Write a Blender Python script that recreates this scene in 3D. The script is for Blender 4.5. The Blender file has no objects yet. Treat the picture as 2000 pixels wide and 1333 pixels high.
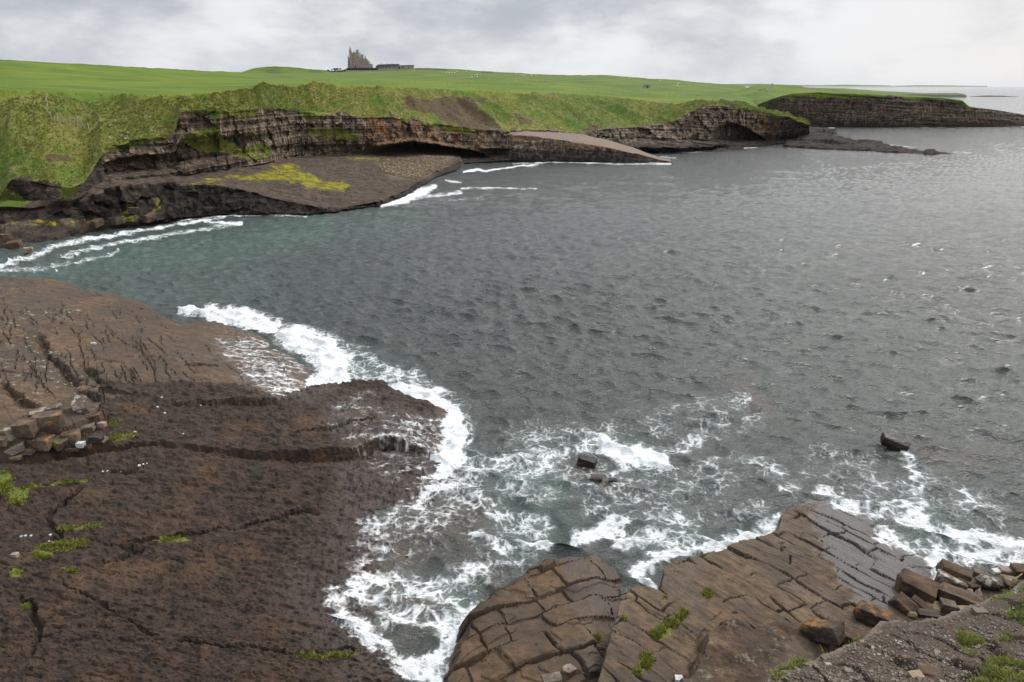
import bpy, bmesh, math, random
import numpy as np
from mathutils import Vector, Matrix
from mathutils.bvhtree import BVHTree
R = math.radians
scn = bpy.context.scene
col = scn.collection
# ------------------------------------------------------------------ camera, world, sun, exposure
H = 20.0; F = 1333.0; PITCH = R(20.5)
cam = bpy.data.objects.new('camera', bpy.data.cameras.new('camera')); col.objects.link(cam)
cam.data.sensor_width = 36.0; cam.data.lens = 36.0 * F / 2000.0
cam.data.clip_start = 0.1; cam.data.clip_end = 100000
cam.location = (0, 0, H); cam.rotation_euler = (R(90) - PITCH, 0, 0)
scn.camera = cam
SUN_EL, SUN_AZ = R(46), R(46)          # azimuth clockwise from +Y
sd = bpy.data.lights.new('sun', 'SUN'); sd.energy = 2.0; sd.angle = R(16); sd.color = (1, .95, .88)
sun = bpy.data.objects.new('sun', sd); col.objects.link(sun)
sv = Vector((math.sin(SUN_AZ) * math.cos(SUN_EL), math.cos(SUN_AZ) * math.cos(SUN_EL), math.sin(SUN_EL)))
sun.rotation_euler = sv.to_track_quat('Z', 'Y').to_euler(); sun.location = (60, -20, 80)
scn.view_settings.view_transform = 'Standard'; scn.view_settings.look = 'None'
scn.view_settings.exposure = 0.20; scn.view_settings.gamma = 1.0
scn.view_settings.use_curve_mapping = False

class NT:
    """tiny node-tree builder"""
    def __init__(s, tree): s.t = tree; tree.nodes.clear()
    def n(s, typ, ins=None, **props):
        nd = s.t.nodes.new(typ)
        for k, v in props.items(): setattr(nd, k, v)
        for k, v in (ins or {}).items():
            if isinstance(v, bpy.types.NodeSocket): s.t.links.new(v, nd.inputs[k])
            elif v is not None: nd.inputs[k].default_value = v
        return nd
    def math(s, op, a, b=0.0, c=0.0, clamp=False):
        return s.n('ShaderNodeMath', {0: a, 1: b, 2: c}, operation=op, use_clamp=clamp).outputs[0]
    def vmath(s, op, a, b=None):
        return s.n('ShaderNodeVectorMath', {0: a, 1: b} if b is not None else {0: a}, operation=op).outputs[0]
    def mix(s, f, a, b, mode='MIX'):
        nd = s.n('ShaderNodeMix', data_type='RGBA', blend_type=mode)
        for i, v in ((0, f), (6, a), (7, b)):
            if isinstance(v, bpy.types.NodeSocket): s.t.links.new(v, nd.inputs[i])
            else: nd.inputs[i].default_value = (tuple(v) + (1,))[:4] if i else v
        return nd.outputs[2]
    def step(s, x, a, b):
        return s.n('ShaderNodeMapRange', {0: x, 1: a, 2: b, 3: 0.0, 4: 1.0}, interpolation_type='SMOOTHSTEP').outputs[0]
    def noise(s, vec, scale, detail=4, rough=.55, dist=0.0):
        return s.n('ShaderNodeTexNoise', {'Vector': vec, 'Scale': scale, 'Detail': detail, 'Roughness': rough, 'Distortion': dist}).outputs['Fac']
    def noisec(s, vec, scale, detail=2, rough=.5):
        return s.n('ShaderNodeTexNoise', {'Vector': vec, 'Scale': scale, 'Detail': detail, 'Roughness': rough}).outputs['Color']
    def vor(s, vec, scale, feature='DISTANCE_TO_EDGE', rnd=1.0):
        nd = s.n('ShaderNodeTexVoronoi', {'Vector': vec, 'Scale': scale, 'Randomness': rnd}, feature=feature)
        return nd.outputs['Distance']
    def scale(s, vec, sc, rot=(0, 0, 0)):
        return s.n('ShaderNodeMapping', {'Vector': vec, 'Rotation': rot, 'Scale': sc}).outputs[0]
    def attr(s, name): return s.n('ShaderNodeAttribute', attribute_name=name).outputs['Fac']
    def pos(s): return s.n('ShaderNodeNewGeometry').outputs['Position']
    def warp(s, vec, scale, amt, detail=2):
        c = s.noisec(vec, scale, detail)
        c = s.vmath('SUBTRACT', c, (.5, .5, .5)); c = s.vmath('MULTIPLY', c, (amt, amt, amt))
        return s.vmath('ADD', vec, c)

# ---- world: Nishita sky under a broken overcast
w = bpy.data.worlds.new('World'); scn.world = w; w.use_nodes = True
t = NT(w.node_tree)
sky = t.n('ShaderNodeTexSky', sky_type='NISHITA', sun_disc=False, sun_elevation=SUN_EL, sun_rotation=SUN_AZ)
tc = t.n('ShaderNodeTexCoord').outputs['Generated']
sp = t.n('ShaderNodeSeparateXYZ', {0: tc})
dx, dz = sp.outputs['X'], sp.outputs['Z']
cv = t.scale(tc, (1.0, 1.0, 2.3))
cv = t.warp(cv, 3.0, .16, 3)
n1 = t.noise(cv, 2.6, 7, .52); n2 = t.noise(t.warp(t.scale(tc, (1, 1, 2.6), (0, 0, .5)), 6, .05), 8.0, 7, .62)
big = t.noise(t.scale(tc, (1.0, 1.0, 2.0), (0, 0, 1.0)), 1.5, 2, .5)
cl = t.math('ADD', t.math('MULTIPLY', n1, .62), t.math('MULTIPLY', n2, .38))
cl = t.math('ADD', cl, t.math('MULTIPLY', t.math('SUBTRACT', big, .5), .35))
side = t.math('MULTIPLY', dx, .13)
cl = t.math('ADD', cl, side)
cl = t.step(cl, .38, .62)
c_cloud = t.mix(cl, (.41, .435, .485), (.77, .77, .785))
hi = t.step(t.noise(t.scale(tc, (1, 1, 3.0)), 6.0, 7, .62), .56, .76)
c_cloud = t.mix(t.math('MULTIPLY', hi, .6), c_cloud, (.87, .86, .865))
hz = t.step(dz, .10, -.005)
c_cloud = t.mix(t.math('MULTIPLY', hz, .32), c_cloud, (.74, .765, .80))
warm = t.math('MULTIPLY', t.step(dx, .34, .66), .5)
c_cloud = t.mix(warm, c_cloud, (.78, .75, .73))
zen = t.math('ADD', 1.0, t.math('MULTIPLY', t.step(dz, .16, .8), 1.35))
c_cloud = t.vmath('SCALE', c_cloud); t.t.links.new(zen, c_cloud.node.inputs['Scale'])
bs = t.n('ShaderNodeBackground', {'Color': sky.outputs[0], 'Strength': .10})
bc = t.n('ShaderNodeBackground', {'Color': c_cloud, 'Strength': 1.0})
ms = t.n('ShaderNodeMixShader', {0: .95, 1: bs.outputs[0], 2: bc.outputs[0]})
t.n('ShaderNodeOutputWorld', {'Surface': ms.outputs[0]})

# ------------------------------------------------------------------ helpers
def tag(o, label=None, cat=None, group=None, kind=None):
    if label: o['label'] = label
    if cat: o['category'] = cat
    if group: o['group'] = group
    if kind: o['kind'] = kind
    return o
def ray(px, py):
    v = py - 666.5
    return (px - 1000.0, F * math.cos(PITCH) - v * math.sin(PITCH), -F * math.sin(PITCH) - v * math.cos(PITCH))
def Pz(px, py, z):
    d = ray(px, py); k = (z - H) / d[2]; return d[0] * k, d[1] * k
def PY(px, py, Y):
    d = ray(px, py); k = Y / d[1]; return np.array([d[0] * k, Y, H + d[2] * k])
def proj(X, Y, Z):
    c, s = math.cos(PITCH), math.sin(PITCH); dz = Z - H
    dep = Y * c - dz * s; up = Y * s + dz * c
    return 1000 + F * X / dep, 666.5 - F * up / dep

def _h(ix, iy, iz, seed):
    n = (ix.astype(np.int64) * 374761393 + iy.astype(np.int64) * 668265263 + iz.astype(np.int64) * 2147483647 + seed * 974634777) & 0xFFFFFFFF
    n = ((n ^ (n >> 13)) * 1274126177) & 0xFFFFFFFF
    n = ((n ^ (n >> 16)) * 2246822519) & 0xFFFFFFFF
    return ((n ^ (n >> 15)) & 0xFFFFFF) / float(0xFFFFFF)
def vn2(x, y, seed=0):
    ix, iy = np.floor(x), np.floor(y); fx, fy = x - ix, y - iy
    fx = fx * fx * fx * (fx * (fx * 6 - 15) + 10); fy = fy * fy * fy * (fy * (fy * 6 - 15) + 10)
    z = np.zeros_like(ix)
    a = _h(ix, iy, z, seed); b = _h(ix + 1, iy, z, seed); c = _h(ix, iy + 1, z, seed); d = _h(ix + 1, iy + 1, z, seed)
    return (a + (b - a) * fx) * (1 - fy) + (c + (d - c) * fx) * fy
def vn3(x, y, z, seed=0):
    iz = np.floor(z); fz = z - iz; fz = fz * fz * (3 - 2 * fz)
    ix, iy = np.floor(x), np.floor(y); fx, fy = x - ix, y - iy
    fx = fx * fx * (3 - 2 * fx); fy = fy * fy * (3 - 2 * fy)
    def L(q):
        a = _h(ix, iy, q, seed); b = _h(ix + 1, iy, q, seed); c = _h(ix, iy + 1, q, seed); d = _h(ix + 1, iy + 1, q, seed)
        return (a + (b - a) * fx) * (1 - fy) + (c + (d - c) * fx) * fy
    return L(iz) * (1 - fz) + L(iz + 1) * fz
def fbm2(x, y, oc=4, seed=0, g=.5):
    s = 0; a = 1; tot = 0
    for o in range(oc):
        s = s + a * vn2(x, y, seed + o * 17); tot += a; a *= g
        x, y = x * 1.63 - y * 1.17 + 5.3, x * 1.17 + y * 1.63 + 1.7
    return s / tot - .5
def fbm3(x, y, z, oc=4, seed=0, g=.5):
    s = 0; a = 1; tot = 0
    for o in range(oc):
        s = s + a * vn3(x, y, z, seed + o * 17); tot += a; a *= g; x, y, z = x * 2.03 + 3.1, y * 2.03 + 1.3, z * 2.03 + 7.7
    return s / tot - .5
def voro(x, y, seed=0, jit=.9):
    ix, iy = np.floor(x), np.floor(y); f1 = np.full(x.shape, 9.0); f2 = np.full(x.shape, 9.0); cid = np.zeros(x.shape); z = np.zeros_like(ix)
    for a in (-1, 0, 1):
        for b in (-1, 0, 1):
            jx = _h(ix + a, iy + b, z, seed); jy = _h(ix + a, iy + b, z + 1, seed)
            d = np.hypot(ix + a + .5 + (jx - .5) * jit - x, iy + b + .5 + (jy - .5) * jit - y)
            c = _h(ix + a, iy + b, z + 2, seed); m = d < f1
            f2 = np.where(m, f1, np.minimum(f2, d)); cid = np.where(m, c, cid); f1 = np.where(m, d, f1)
    return f1, f2, cid
def ss(x, a, b):
    u = np.clip((x - a) / (b - a), 0, 1); return u * u * (3 - 2 * u)
def sdpoly(x, y, pts):
    """signed distance, negative inside"""
    d = np.full(x.shape, 1e18); ins = np.zeros(x.shape, bool); n = len(pts)
    for i in range(n):
        ax, ay = pts[i]; bx, by = pts[(i + 1) % n]; ex, ey = bx - ax, by - ay
        wx, wy = x - ax, y - ay; u = np.clip((wx * ex + wy * ey) / (ex * ex + ey * ey + 1e-12), 0, 1)
        d = np.minimum(d, (wx - ex * u) ** 2 + (wy - ey * u) ** 2)
        c = ((ay > y) != (by > y)) & (x < (bx - ax) * (y - ay) / (by - ay + 1e-12) + ax); ins ^= c
    return np.sqrt(d) * np.where(ins, -1, 1)
def dline(x, y, pts):
    """distance to polyline and the running parameter 0..1"""
    d = np.full(x.shape, 1e18); par = np.zeros(x.shape); n = len(pts) - 1
    for i in range(n):
        ax, ay = pts[i][:2]; bx, by = pts[i + 1][:2]; ex, ey = bx - ax, by - ay
        wx, wy = x - ax, y - ay; u = np.clip((wx * ex + wy * ey) / (ex * ex + ey * ey + 1e-12), 0, 1)
        q = (wx - ex * u) ** 2 + (wy - ey * u) ** 2; m = q < d; d = np.where(m, q, d); par = np.where(m, (i + u) / n, par)
    return np.sqrt(d), par
def grid_mesh(name, X, Y, Z, mat, attrs=None, smooth=True, kind='structure', flip=False):
    nr, nc = X.shape
    me = bpy.data.meshes.new(name)
    co = np.stack([X, Y, Z], -1).reshape(-1, 3).astype(np.float32)
    idx = np.arange(nr * nc).reshape(nr, nc)
    q = np.stack([idx[:-1, :-1], idx[:-1, 1:], idx[1:, 1:], idx[1:, :-1]], -1).reshape(-1, 4)
    if flip: q = q[:, ::-1]
    me.vertices.add(len(co)); me.vertices.foreach_set('co', co.ravel())
    me.loops.add(q.size); me.loops.foreach_set('vertex_index', q.ravel().astype(np.int32))
    me.polygons.add(len(q)); me.polygons.foreach_set('loop_start', np.arange(0, q.size, 4, dtype=np.int32))
    me.polygons.foreach_set('use_smooth', np.full(len(q), smooth))
    for k, v in (attrs or {}).items():
        a = me.attributes.new(k, 'FLOAT', 'POINT'); a.data.foreach_set('value', np.broadcast_to(v, X.shape).astype(np.float32).ravel())
    me.update(calc_edges=True); me.materials.append(mat)
    o = bpy.data.objects.new(name, me); col.objects.link(o)
    if kind: o['kind'] = kind
    return o
def bm_obj(name, bm, mat, parent=None, smooth=False):
    me = bpy.data.meshes.new(name); bm.to_mesh(me); bm.free()
    if smooth:
        for p in me.polygons: p.use_smooth = True
    me.materials.append(mat); o = bpy.data.objects.new(name, me); col.objects.link(o)
    if parent: o.parent = parent
    return o
def empty(name, loc, rz=0):
    o = bpy.data.objects.new(name, None); col.objects.link(o); o.location = loc; o.rotation_euler[2] = rz; o.empty_display_size = .2
    return o
def box(bm, x0, x1, y0, y1, z0, z1):
    vs = [bm.verts.new(p) for p in ((x0, y0, z0), (x1, y0, z0), (x1, y1, z0), (x0, y1, z0), (x0, y0, z1), (x1, y0, z1), (x1, y1, z1), (x0, y1, z1))]
    for f in ((3, 2, 1, 0), (4, 5, 6, 7), (0, 1, 5, 4), (1, 2, 6, 5), (2, 3, 7, 6), (3, 0, 4, 7)): bm.faces.new([vs[i] for i in f])
def prism(bm, pts, y0, y1):
    """extrude an x-z outline from y0 to y1"""
    a = [bm.verts.new((p[0], y0, p[1])) for p in pts]; b = [bm.verts.new((p[0], y1, p[1])) for p in pts]; n = len(pts)
    bm.faces.new(a); bm.faces.new(b[::-1])
    for i in range(n): bm.faces.new((a[i], b[i], b[(i + 1) % n], a[(i + 1) % n]))
    bmesh.ops.recalc_face_normals(bm, faces=bm.faces)

# ------------------------------------------------------------------ materials
def new_mat(name):
    m = bpy.data.materials.new(name); m.use_nodes = True; return m, NT(m.node_tree)
def finish(t, color, rough=.9, height=None, bdist=.1, bstr=1.0, spec=.3, **extra):
    ins = {'Base Color': color, 'Roughness': rough, 'Specular IOR Level': spec}
    if height is not None:
        ins['Normal'] = t.n('ShaderNodeBump', {'Height': height, 'Distance': bdist, 'Strength': bstr}).outputs[0]
    ins.update(extra)
    b = t.n('ShaderNodeBsdfPrincipled', ins)
    t.n('ShaderNodeOutputMaterial', {'Surface': b.outputs[0]})
    return b
def lace(t, p, density):
    """foam coverage 0..1 from a density field: strands at low density, solid sheets at high density"""
    q = t.warp(t.warp(t.scale(p, (1, 1, .2)), .7, 1.0, 2), 2.6, .22, 1)
    q2 = t.warp(q, 4.0, .12, 1)
    e1 = t.vor(q, 1.35); e2 = t.vor(q2, 3.4); e3 = t.vor(q2, 8.5); nz = t.noise(p, .55, 5, .62); nf = t.noise(q, 7.0, 5, .7)
    s1 = t.math('POWER', t.step(e1, .30, .0), 1.4); s2 = t.math('POWER', t.step(e2, .40, .0), 1.4); s3 = t.step(e3, .35, .0)
    k = t.math('ADD', t.math('MULTIPLY', s1, .34), t.math('MULTIPLY', s2, .30)); k = t.math('ADD', k, t.math('MULTIPLY', t.math('SUBTRACT', t.noise(p, 2.2, 4, .6), .5), .7))
    k = t.math('ADD', k, t.math('MULTIPLY', t.math('SUBTRACT', nf, .5), .55))
    k = t.math('ADD', k, t.math('MULTIPLY', t.step(density, .72, 1.0), .22))
    k = t.math('ADD', k, t.math('MULTIPLY', t.math('SUBTRACT', nz, .5), 1.0))
    v = t.math('ADD', k, t.math('MULTIPLY', density, 1.25))
    v = t.math('POWER', t.step(v, .58, 1.52), 1.3)
    return t.math('MULTIPLY', v, t.step(density, .04, .40))

# rock of the near platforms
def near_rock():
    m, t = new_mat('platform_rock'); p = t.pos()
    tint, moss, lich, foam, crack, wet = [t.attr(a) for a in ('tint', 'moss', 'lichen', 'foam', 'crack', 'wet')]
    nb = t.noise(p, .35, 4, .6); nm = t.noise(p, 2.2, 6, .65); nf = t.noise(p, 11, 5, .7)
    vb = t.vor(t.warp(p, 2.5, .3), 3.2, 'F1')
    dark = t.mix(t.step(nm, .3, .7), (.013, .0078, .005), (.072, .042, .0255)); dark = t.mix(t.math('MULTIPLY', t.step(nb, .52, .70), .7), dark, (.110, .062, .030)); dark = t.mix(t.step(nf, .3, .7), t.mix(.65, dark, (.010, .007, .006)), dark)
    ns = t.noise(t.scale(p, (.5, 2.6, 2), (0, 0, R(48))), .9, 6, .68)
    brown = t.mix(t.step(nm, .3, .7), (.046, .030, .016), (.130, .078, .040)); brown = t.mix(t.step(nb, .42, .62), t.mix(.7, brown, (.048, .036, .028)), brown); brown = t.mix(t.math('MULTIPLY', t.step(ns, .50, .66), .6), brown, (.030, .021, .016)); brown = t.mix(t.math('MULTIPLY', t.step(ns, .40, .30), .35), brown, (.22, .15, .10))
    grey = t.mix(t.step(nm, .3, .7), (.088, .063, .038), (.200, .146, .090)); grey = t.mix(t.step(nb, .4, .62), t.mix(.55, grey, (.085, .066, .052)), grey); grey = t.mix(t.step(nf, .3, .7), t.mix(.45, grey, (.055, .040, .030)), grey)
    c = t.mix(t.step(tint, 0.0, 1.0), dark, brown); c = t.mix(t.step(tint, 1.0, 2.0), c, grey)
    wetc = t.mix(nm, (.055, .049, .047), (.125, .113, .108))
    c = t.mix(t.math('MULTIPLY', wet, t.step(tint, 1.2, 2.0)), c, wetc)
    wd = t.math('MULTIPLY', wet, t.step(tint, 1.5, .5)); c = t.mix(t.math('MULTIPLY', wd, .3), c, (.040, .029, .025))
    # small pale barnacle and lichen flecks
    fleck = t.math('MULTIPLY', t.step(t.vor(p, 9, 'F1'), .13, .06), t.step(t.noise(p, 1.3, 2), .56, .7))
    c = t.mix(t.math('MULTIPLY', fleck, .5), c, (.3, .28, .25))
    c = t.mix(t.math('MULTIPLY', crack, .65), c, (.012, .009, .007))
    lm = t.math('MULTIPLY', lich, t.step(t.noise(t.scale(p, (1, 1, 1)), 1.9, 7, .78), .56, .64))
    c = t.mix(lm, c, t.mix(nf, (.20, .20, .12), (.46, .46, .33)))
    mm = t.step(t.math('ADD', moss, t.math('MULTIPLY', t.math('SUBTRACT', t.noise(p, 2.5, 5, .7), .5), 1.4)), .55, .7)
    c = t.mix(t.math('MULTIPLY', mm, .9), c, t.mix(t.step(nf, .35, .65), (.045, .060, .010), (.15, .17, .015)))
    fm = lace(t, p, foam); c = t.mix(fm, c, (.78, .80, .80))
    h = t.math('ADD', t.math('MULTIPLY', nm, .5), t.math('MULTIPLY', nf, .3)); h = t.math('ADD', h, t.math('MULTIPLY', vb, t.math('MULTIPLY', t.step(tint, .6, .1), .45)))
    h = t.math('ADD', h, t.math('MULTIPLY', fm, .3))
    ro = t.math('SUBTRACT', .88, t.math('MULTIPLY', wet, .50))
    finish(t, c, ro, h, .20, .85, spec=.4)
    return m
def far_land():
    m, t = new_mat('headland_surface'); p = t.pos()
    rock, soil, moss, field, wet, stain, foam, pale = [t.attr(a) for a in ('rock', 'soil', 'moss', 'field', 'wet', 'stain', 'foam', 'pale')]
    # grass
    gv = t.scale(p, (1, 1, .8), (0, 0, .5))
    ga = t.noise(gv, .045, 5, .6); gb = t.noise(t.scale(p, (1, .5, .45), (.5, .2, .6)), .8, 6, .72); gc = t.noise(p, 3.0, 4, .7)
    gs = t.noise(t.scale(t.warp(p, .05, 8), (.05, .16, .3), (0, 0, .12)), 1.0, 6, .68)
    bright = t.mix(t.step(ga, .35, .65), (.068, .122, .006), (.138, .178, .012)); bright = t.mix(t.step(gs, .42, .62), t.mix(.45, bright, (.045, .095, .006)), bright); bright = t.mix(t.math('MULTIPLY', t.step(gb, .5, .7), .35), bright, (.15, .15, .03))
    roughg = t.mix(t.step(ga, .35, .65), (.075, .108, .014), (.145, .148, .028))
    roughg = t.mix(t.math('MULTIPLY', t.step(gb, .46, .68), .75), roughg, (.235, .205, .085)); roughg = t.mix(t.math('MULTIPLY', t.step(gc, .5, .72), .6), roughg, (.055, .070, .014))
    roughg = t.mix(t.step(t.noise(p, .09, 3), .52, .68), roughg, t.mix(gb, (.045, .10, .015), (.10, .16, .02)))
    farg = t.mix(t.step(ga, .35, .65), (.055, .100, .012), (.105, .145, .020)); farg = t.mix(t.math('MULTIPLY', t.step(gs, .5, .7), .5), farg, (.11, .10, .035))
    g = t.mix(t.step(field, 0, 1), roughg, bright); g = t.mix(t.step(field, 1, 2), g, farg)
    so = t.mix(t.step(gc, .3, .7), (.035, .021, .012), (.120, .076, .048)); so = t.mix(t.math('MULTIPLY', t.step(ga, .45, .6), .4), so, (.09, .085, .03))
    sm = t.step(t.math('ADD', soil, t.math('MULTIPLY', t.math('SUBTRACT', t.noise(p, .6, 5, .65), .5), 1.1)), .45, .6)
    # rock: beds across, joints down
    beds = t.noise(t.n('ShaderNodeMapping', {'Vector': t.warp(p, .25, .8), 'Rotation': (0, R(-5), 0), 'Scale': (.07, .07, 1.7)}).outputs[0], 1.0, 6, .62)
    col_ = t.noise(t.scale(p, (1.1, 1.1, .16)), 1.0, 5, .66)
    nm = t.noise(p, .9, 6, .7)
    joint = t.math('MULTIPLY', t.step(t.vor(t.scale(t.warp(p, .8, .9), (.9, .9, .20)), 1.0), .06, .0), t.step(t.noise(p, .25, 3), .42, .6))
    rc = t.mix(t.step(nm, .34, .68), (.015, .012, .009), (.27, .21, .15)); rc = t.mix(t.step(beds, .42, .62), t.mix(.5, rc, (.018, .014, .012)), rc)
    rc = t.mix(t.math('MULTIPLY', t.step(col_, .54, .66), .65), rc, (.40, .33, .25)); rc = t.mix(t.math('MULTIPLY', t.step(col_, .46, .36), .7), rc, (.020, .016, .013))
    rc = t.mix(t.math('MULTIPLY', stain, t.step(t.noise(t.scale(p, (.6, .6, .12)), 1, 4), .42, .6)), rc, (.20, .088, .030))
    rc = t.mix(t.math('MULTIPLY', joint, .55), rc, (.010, .008, .007))
    wetc = t.mix(t.step(nm, .40, .78), (.0035, .003, .003), (.042, .031, .023)); wetc = t.mix(t.math('MULTIPLY', t.step(col_, .56, .68), .25), wetc, (.085, .06, .043))
    rc = t.mix(t.math('MULTIPLY', wet, .9), rc, wetc)
    slabc = t.mix(t.noise(t.n('ShaderNodeMapping', {'Vector': p, 'Rotation': (0, 0, R(-14)), 'Scale': (.12, 1.6, 1)}).outputs[0], 1, 4, .6), (.10, .072, .055), (.30, .235, .19))
    ledge = t.attr('ledge'); lc = t.mix(t.step(nm, .3, .7), (.035, .026, .020), (.112, .082, .060)); lc = t.mix(t.step(t.noise(t.scale(p, (.35, 2.2, 2), (0, 0, .15)), 1.0, 6, .7), .52, .64), lc, (.022, .017, .015)); rc = t.mix(ledge, rc, lc)
    rc = t.mix(pale, rc, slabc)
    rm = t.step(t.math('ADD', rock, t.math('MULTIPLY', t.math('SUBTRACT', t.noise(p, .5, 5, .65), .5), .7)), .45, .55)
    c = t.mix(sm, g, so); c = t.mix(rm, c, rc)
    mm = t.step(t.math('ADD', t.math('MULTIPLY', moss, 1.02), t.math('MULTIPLY', t.math('SUBTRACT', t.noise(t.scale(t.warp(p, .3, 1.5), (.45, 1.2, 1.4)), .9, 6, .75), .5), 2.2)), .42, .80)
    c = t.mix(t.math('MULTIPLY', mm, .85), c, t.mix(t.step(t.noise(p, .5, 5, .7), .35, .62), (.055, .062, .008), (.30, .27, .010)))
    fm = t.math('MULTIPLY', t.step(t.math('ADD', foam, t.math('MULTIPLY', t.math('SUBTRACT', nm, .5), 1.2)), .5, .7), t.step(foam, .02, .1))
    c = t.mix(fm, c, (.8, .8, .8))
    hg = t.math('ADD', t.math('MULTIPLY', gb, .8), t.math('MULTIPLY', gc, .35))
    hr = t.math('ADD', t.math('MULTIPLY', nm, 1.3), t.math('MULTIPLY', beds, .7)); hr = t.math('SUBTRACT', hr, t.math('MULTIPLY', joint, .3)); hr = t.math('ADD', hr, t.math('MULTIPLY', col_, .9))
    h = t.n('ShaderNodeMix', {0: rm, 2: hg, 3: hr}).outputs[0]
    finish(t, c, .93, h, .45, .75, spec=.2)
    return m
def sea_mat():
    m, t = new_mat('sea_water'); p = t.pos()
    foam, aer, brown = t.attr('foam'), t.attr('aerated'), t.attr('brown')
    c = t.mix(t.noise(p, .05, 3), (.028, .036, .032), (.045, .054, .048))
    c = t.mix(t.math('MULTIPLY', aer, 1.0), c, t.mix(t.noise(p, .6, 4), (.018, .045, .034), (.075, .125, .100)))
    milk = t.math('MULTIPLY', t.step(foam, .1, .9), .55); c = t.mix(milk, c, t.mix(t.noise(p, .9, 5, .6), (.09, .115, .105), (.26, .30, .28)))
    c = t.mix(brown, c, t.mix(t.noise(p, 1.0, 4, .6), (.030, .025, .018), (.095, .072, .052)))
    fm = lace(t, p, foam)
    c2 = t.mix(fm, c, t.mix(t.noise(p, 3.0, 4, .7), (.50, .55, .55), (.80, .81, .82)))
    r0 = t.noise(t.scale(t.warp(p, .15, 1.5), (1.0, 2.0, 1), (0, 0, R(-18))), .75, 5, .62)
    r1 = t.noise(t.scale(t.warp(p, .6, .5), (1.0, 1.9, 1), (0, 0, R(-22))), 2.1, 5, .66)
    r2 = t.noise(t.scale(p, (1, 1.5, 1), (0, 0, R(25))), 5.0, 4, .6)
    h = t.math('ADD', t.math('MULTIPLY', r1, .13), t.math('MULTIPLY', r2, .02)); h = t.math('ADD', h, t.math('MULTIPLY', r0, .36)); h = t.math('ADD', h, t.math('MULTIPLY', fm, .07))
    nrm = t.n('ShaderNodeBump', {'Height': h, 'Distance': 1.0, 'Strength': 1.0}).outputs[0]
    wat = t.n('ShaderNodeBsdfPrincipled', {'Base Color': c, 'Roughness': .10, 'IOR': 1.34, 'Specular IOR Level': .8, 'Normal': nrm})
    fo = t.n('ShaderNodeBsdfPrincipled', {'Base Color': c2, 'Roughness': .8, 'Specular IOR Level': .2, 'Normal': nrm})
    mx = t.n('ShaderNodeMixShader', {0: fm, 1: wat.outputs[0], 2: fo.outputs[0]})
    t.n('ShaderNodeOutputMaterial', {'Surface': mx.outputs[0]})
    return m
def bank_mat():
    m, t = new_mat('gravel_earth'); p = t.pos(); moss = t.attr('moss'); edge = t.attr('edge')
    n1 = t.noise(p, 2.0, 5, .65); n2 = t.noise(p, 14, 5, .75); v = t.vor(p, 16, 'F1'); v2 = t.vor(p, 34, 'F1')
    cc = t.n('ShaderNodeTexVoronoi', {'Vector': p, 'Scale': 16.0}).outputs['Color']
    cs = t.n('ShaderNodeSeparateColor', {0: cc}).outputs[0]
    c = t.mix(n1, (.052, .038, .029), (.125, .096, .076)); c = t.mix(t.step(n2, .3, .7), t.mix(.5, c, (.03, .022, .017)), c)
    peb = t.math('MULTIPLY', t.step(v, .34, .22), t.step(cs, .45, .6)); c = t.mix(peb, c, t.mix(cs, (.08, .065, .052), (.27, .235, .20)))
    c = t.mix(t.math('MULTIPLY', edge, .5), c, t.mix(n2, (.14, .115, .09), (.30, .26, .21)))
    mm = t.step(t.math('ADD', moss, t.math('MULTIPLY', t.math('SUBTRACT', t.noise(p, 3.0, 6, .7), .5), 1.5)), .5, .75)
    c = t.mix(mm, c, t.mix(n2, (.035, .055, .010), (.11, .13, .02)))
    h = t.math('ADD', t.math('MULTIPLY', n2, .5), t.math('MULTIPLY', peb, .5)); h = t.math('ADD', h, n1); h = t.math('SUBTRACT', h, t.math('MULTIPLY', v2, .3))
    finish(t, c, .95, h, .06, .8, spec=.2)
    return m
def stone_mat(name, a, b, lich=None, lamt=.5, sc=1.0, stripe=0.0, crest=False):
    m, t = new_mat(name); tcn = t.n('ShaderNodeTexCoord').outputs['Object']; p = t.pos()
    nm = t.noise(p, 1.6 * sc, 6, .65); nf = t.noise(p, 9 * sc, 5, .7)
    c = t.mix(t.step(nm, .3, .7), a, b); c = t.mix(t.step(nf, .3, .7), t.mix(.4, c, tuple(x * .3 for x in a)), c)
    if stripe:
        st = t.noise(t.scale(tcn, (.5, 5, 5)), 1.5, 4, .6); c = t.mix(t.math('MULTIPLY', t.step(st, .5, .62), stripe), c, tuple(x * 1.7 for x in b))
    if lich:
        nz = t.n('ShaderNodeNewGeometry').outputs['Normal']; uz = t.n('ShaderNodeSeparateXYZ', {0: nz}).outputs[2]
        l = t.math('MULTIPLY', t.step(t.noise(p, 1.9, 6, .75), .68 - .25 * lamt, .74 - .25 * lamt), t.step(uz, -.3, .4))
        if crest:
            ge = t.n('ShaderNodeSeparateXYZ', {0: t.n('ShaderNodeTexCoord').outputs['Generated']})
            l = t.math('MULTIPLY', t.step(t.noise(p, 3.5, 7, .8), .47, .58), t.step(t.math('SUBTRACT', ge.outputs[2], t.math('MULTIPLY', ge.outputs[0], .55)), .45, .62))
        c = t.mix(l, c, t.mix(nf, tuple(x * .6 for x in lich), lich))
    h = t.math('ADD', nm, t.math('MULTIPLY', nf, .5)); finish(t, c, .85, h, .07, .7)
    return m
def plain(name, a, b, scale=3.0, rough=.8, bd=.02):
    m, t = new_mat(name); n = t.noise(t.pos(), scale, 5, .6); finish(t, t.mix(n, a, b), rough, n, bd, .6); return m
M_NEAR, M_FAR, M_SEA, M_BANK = near_rock(), far_land(), sea_mat(), bank_mat()

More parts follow.
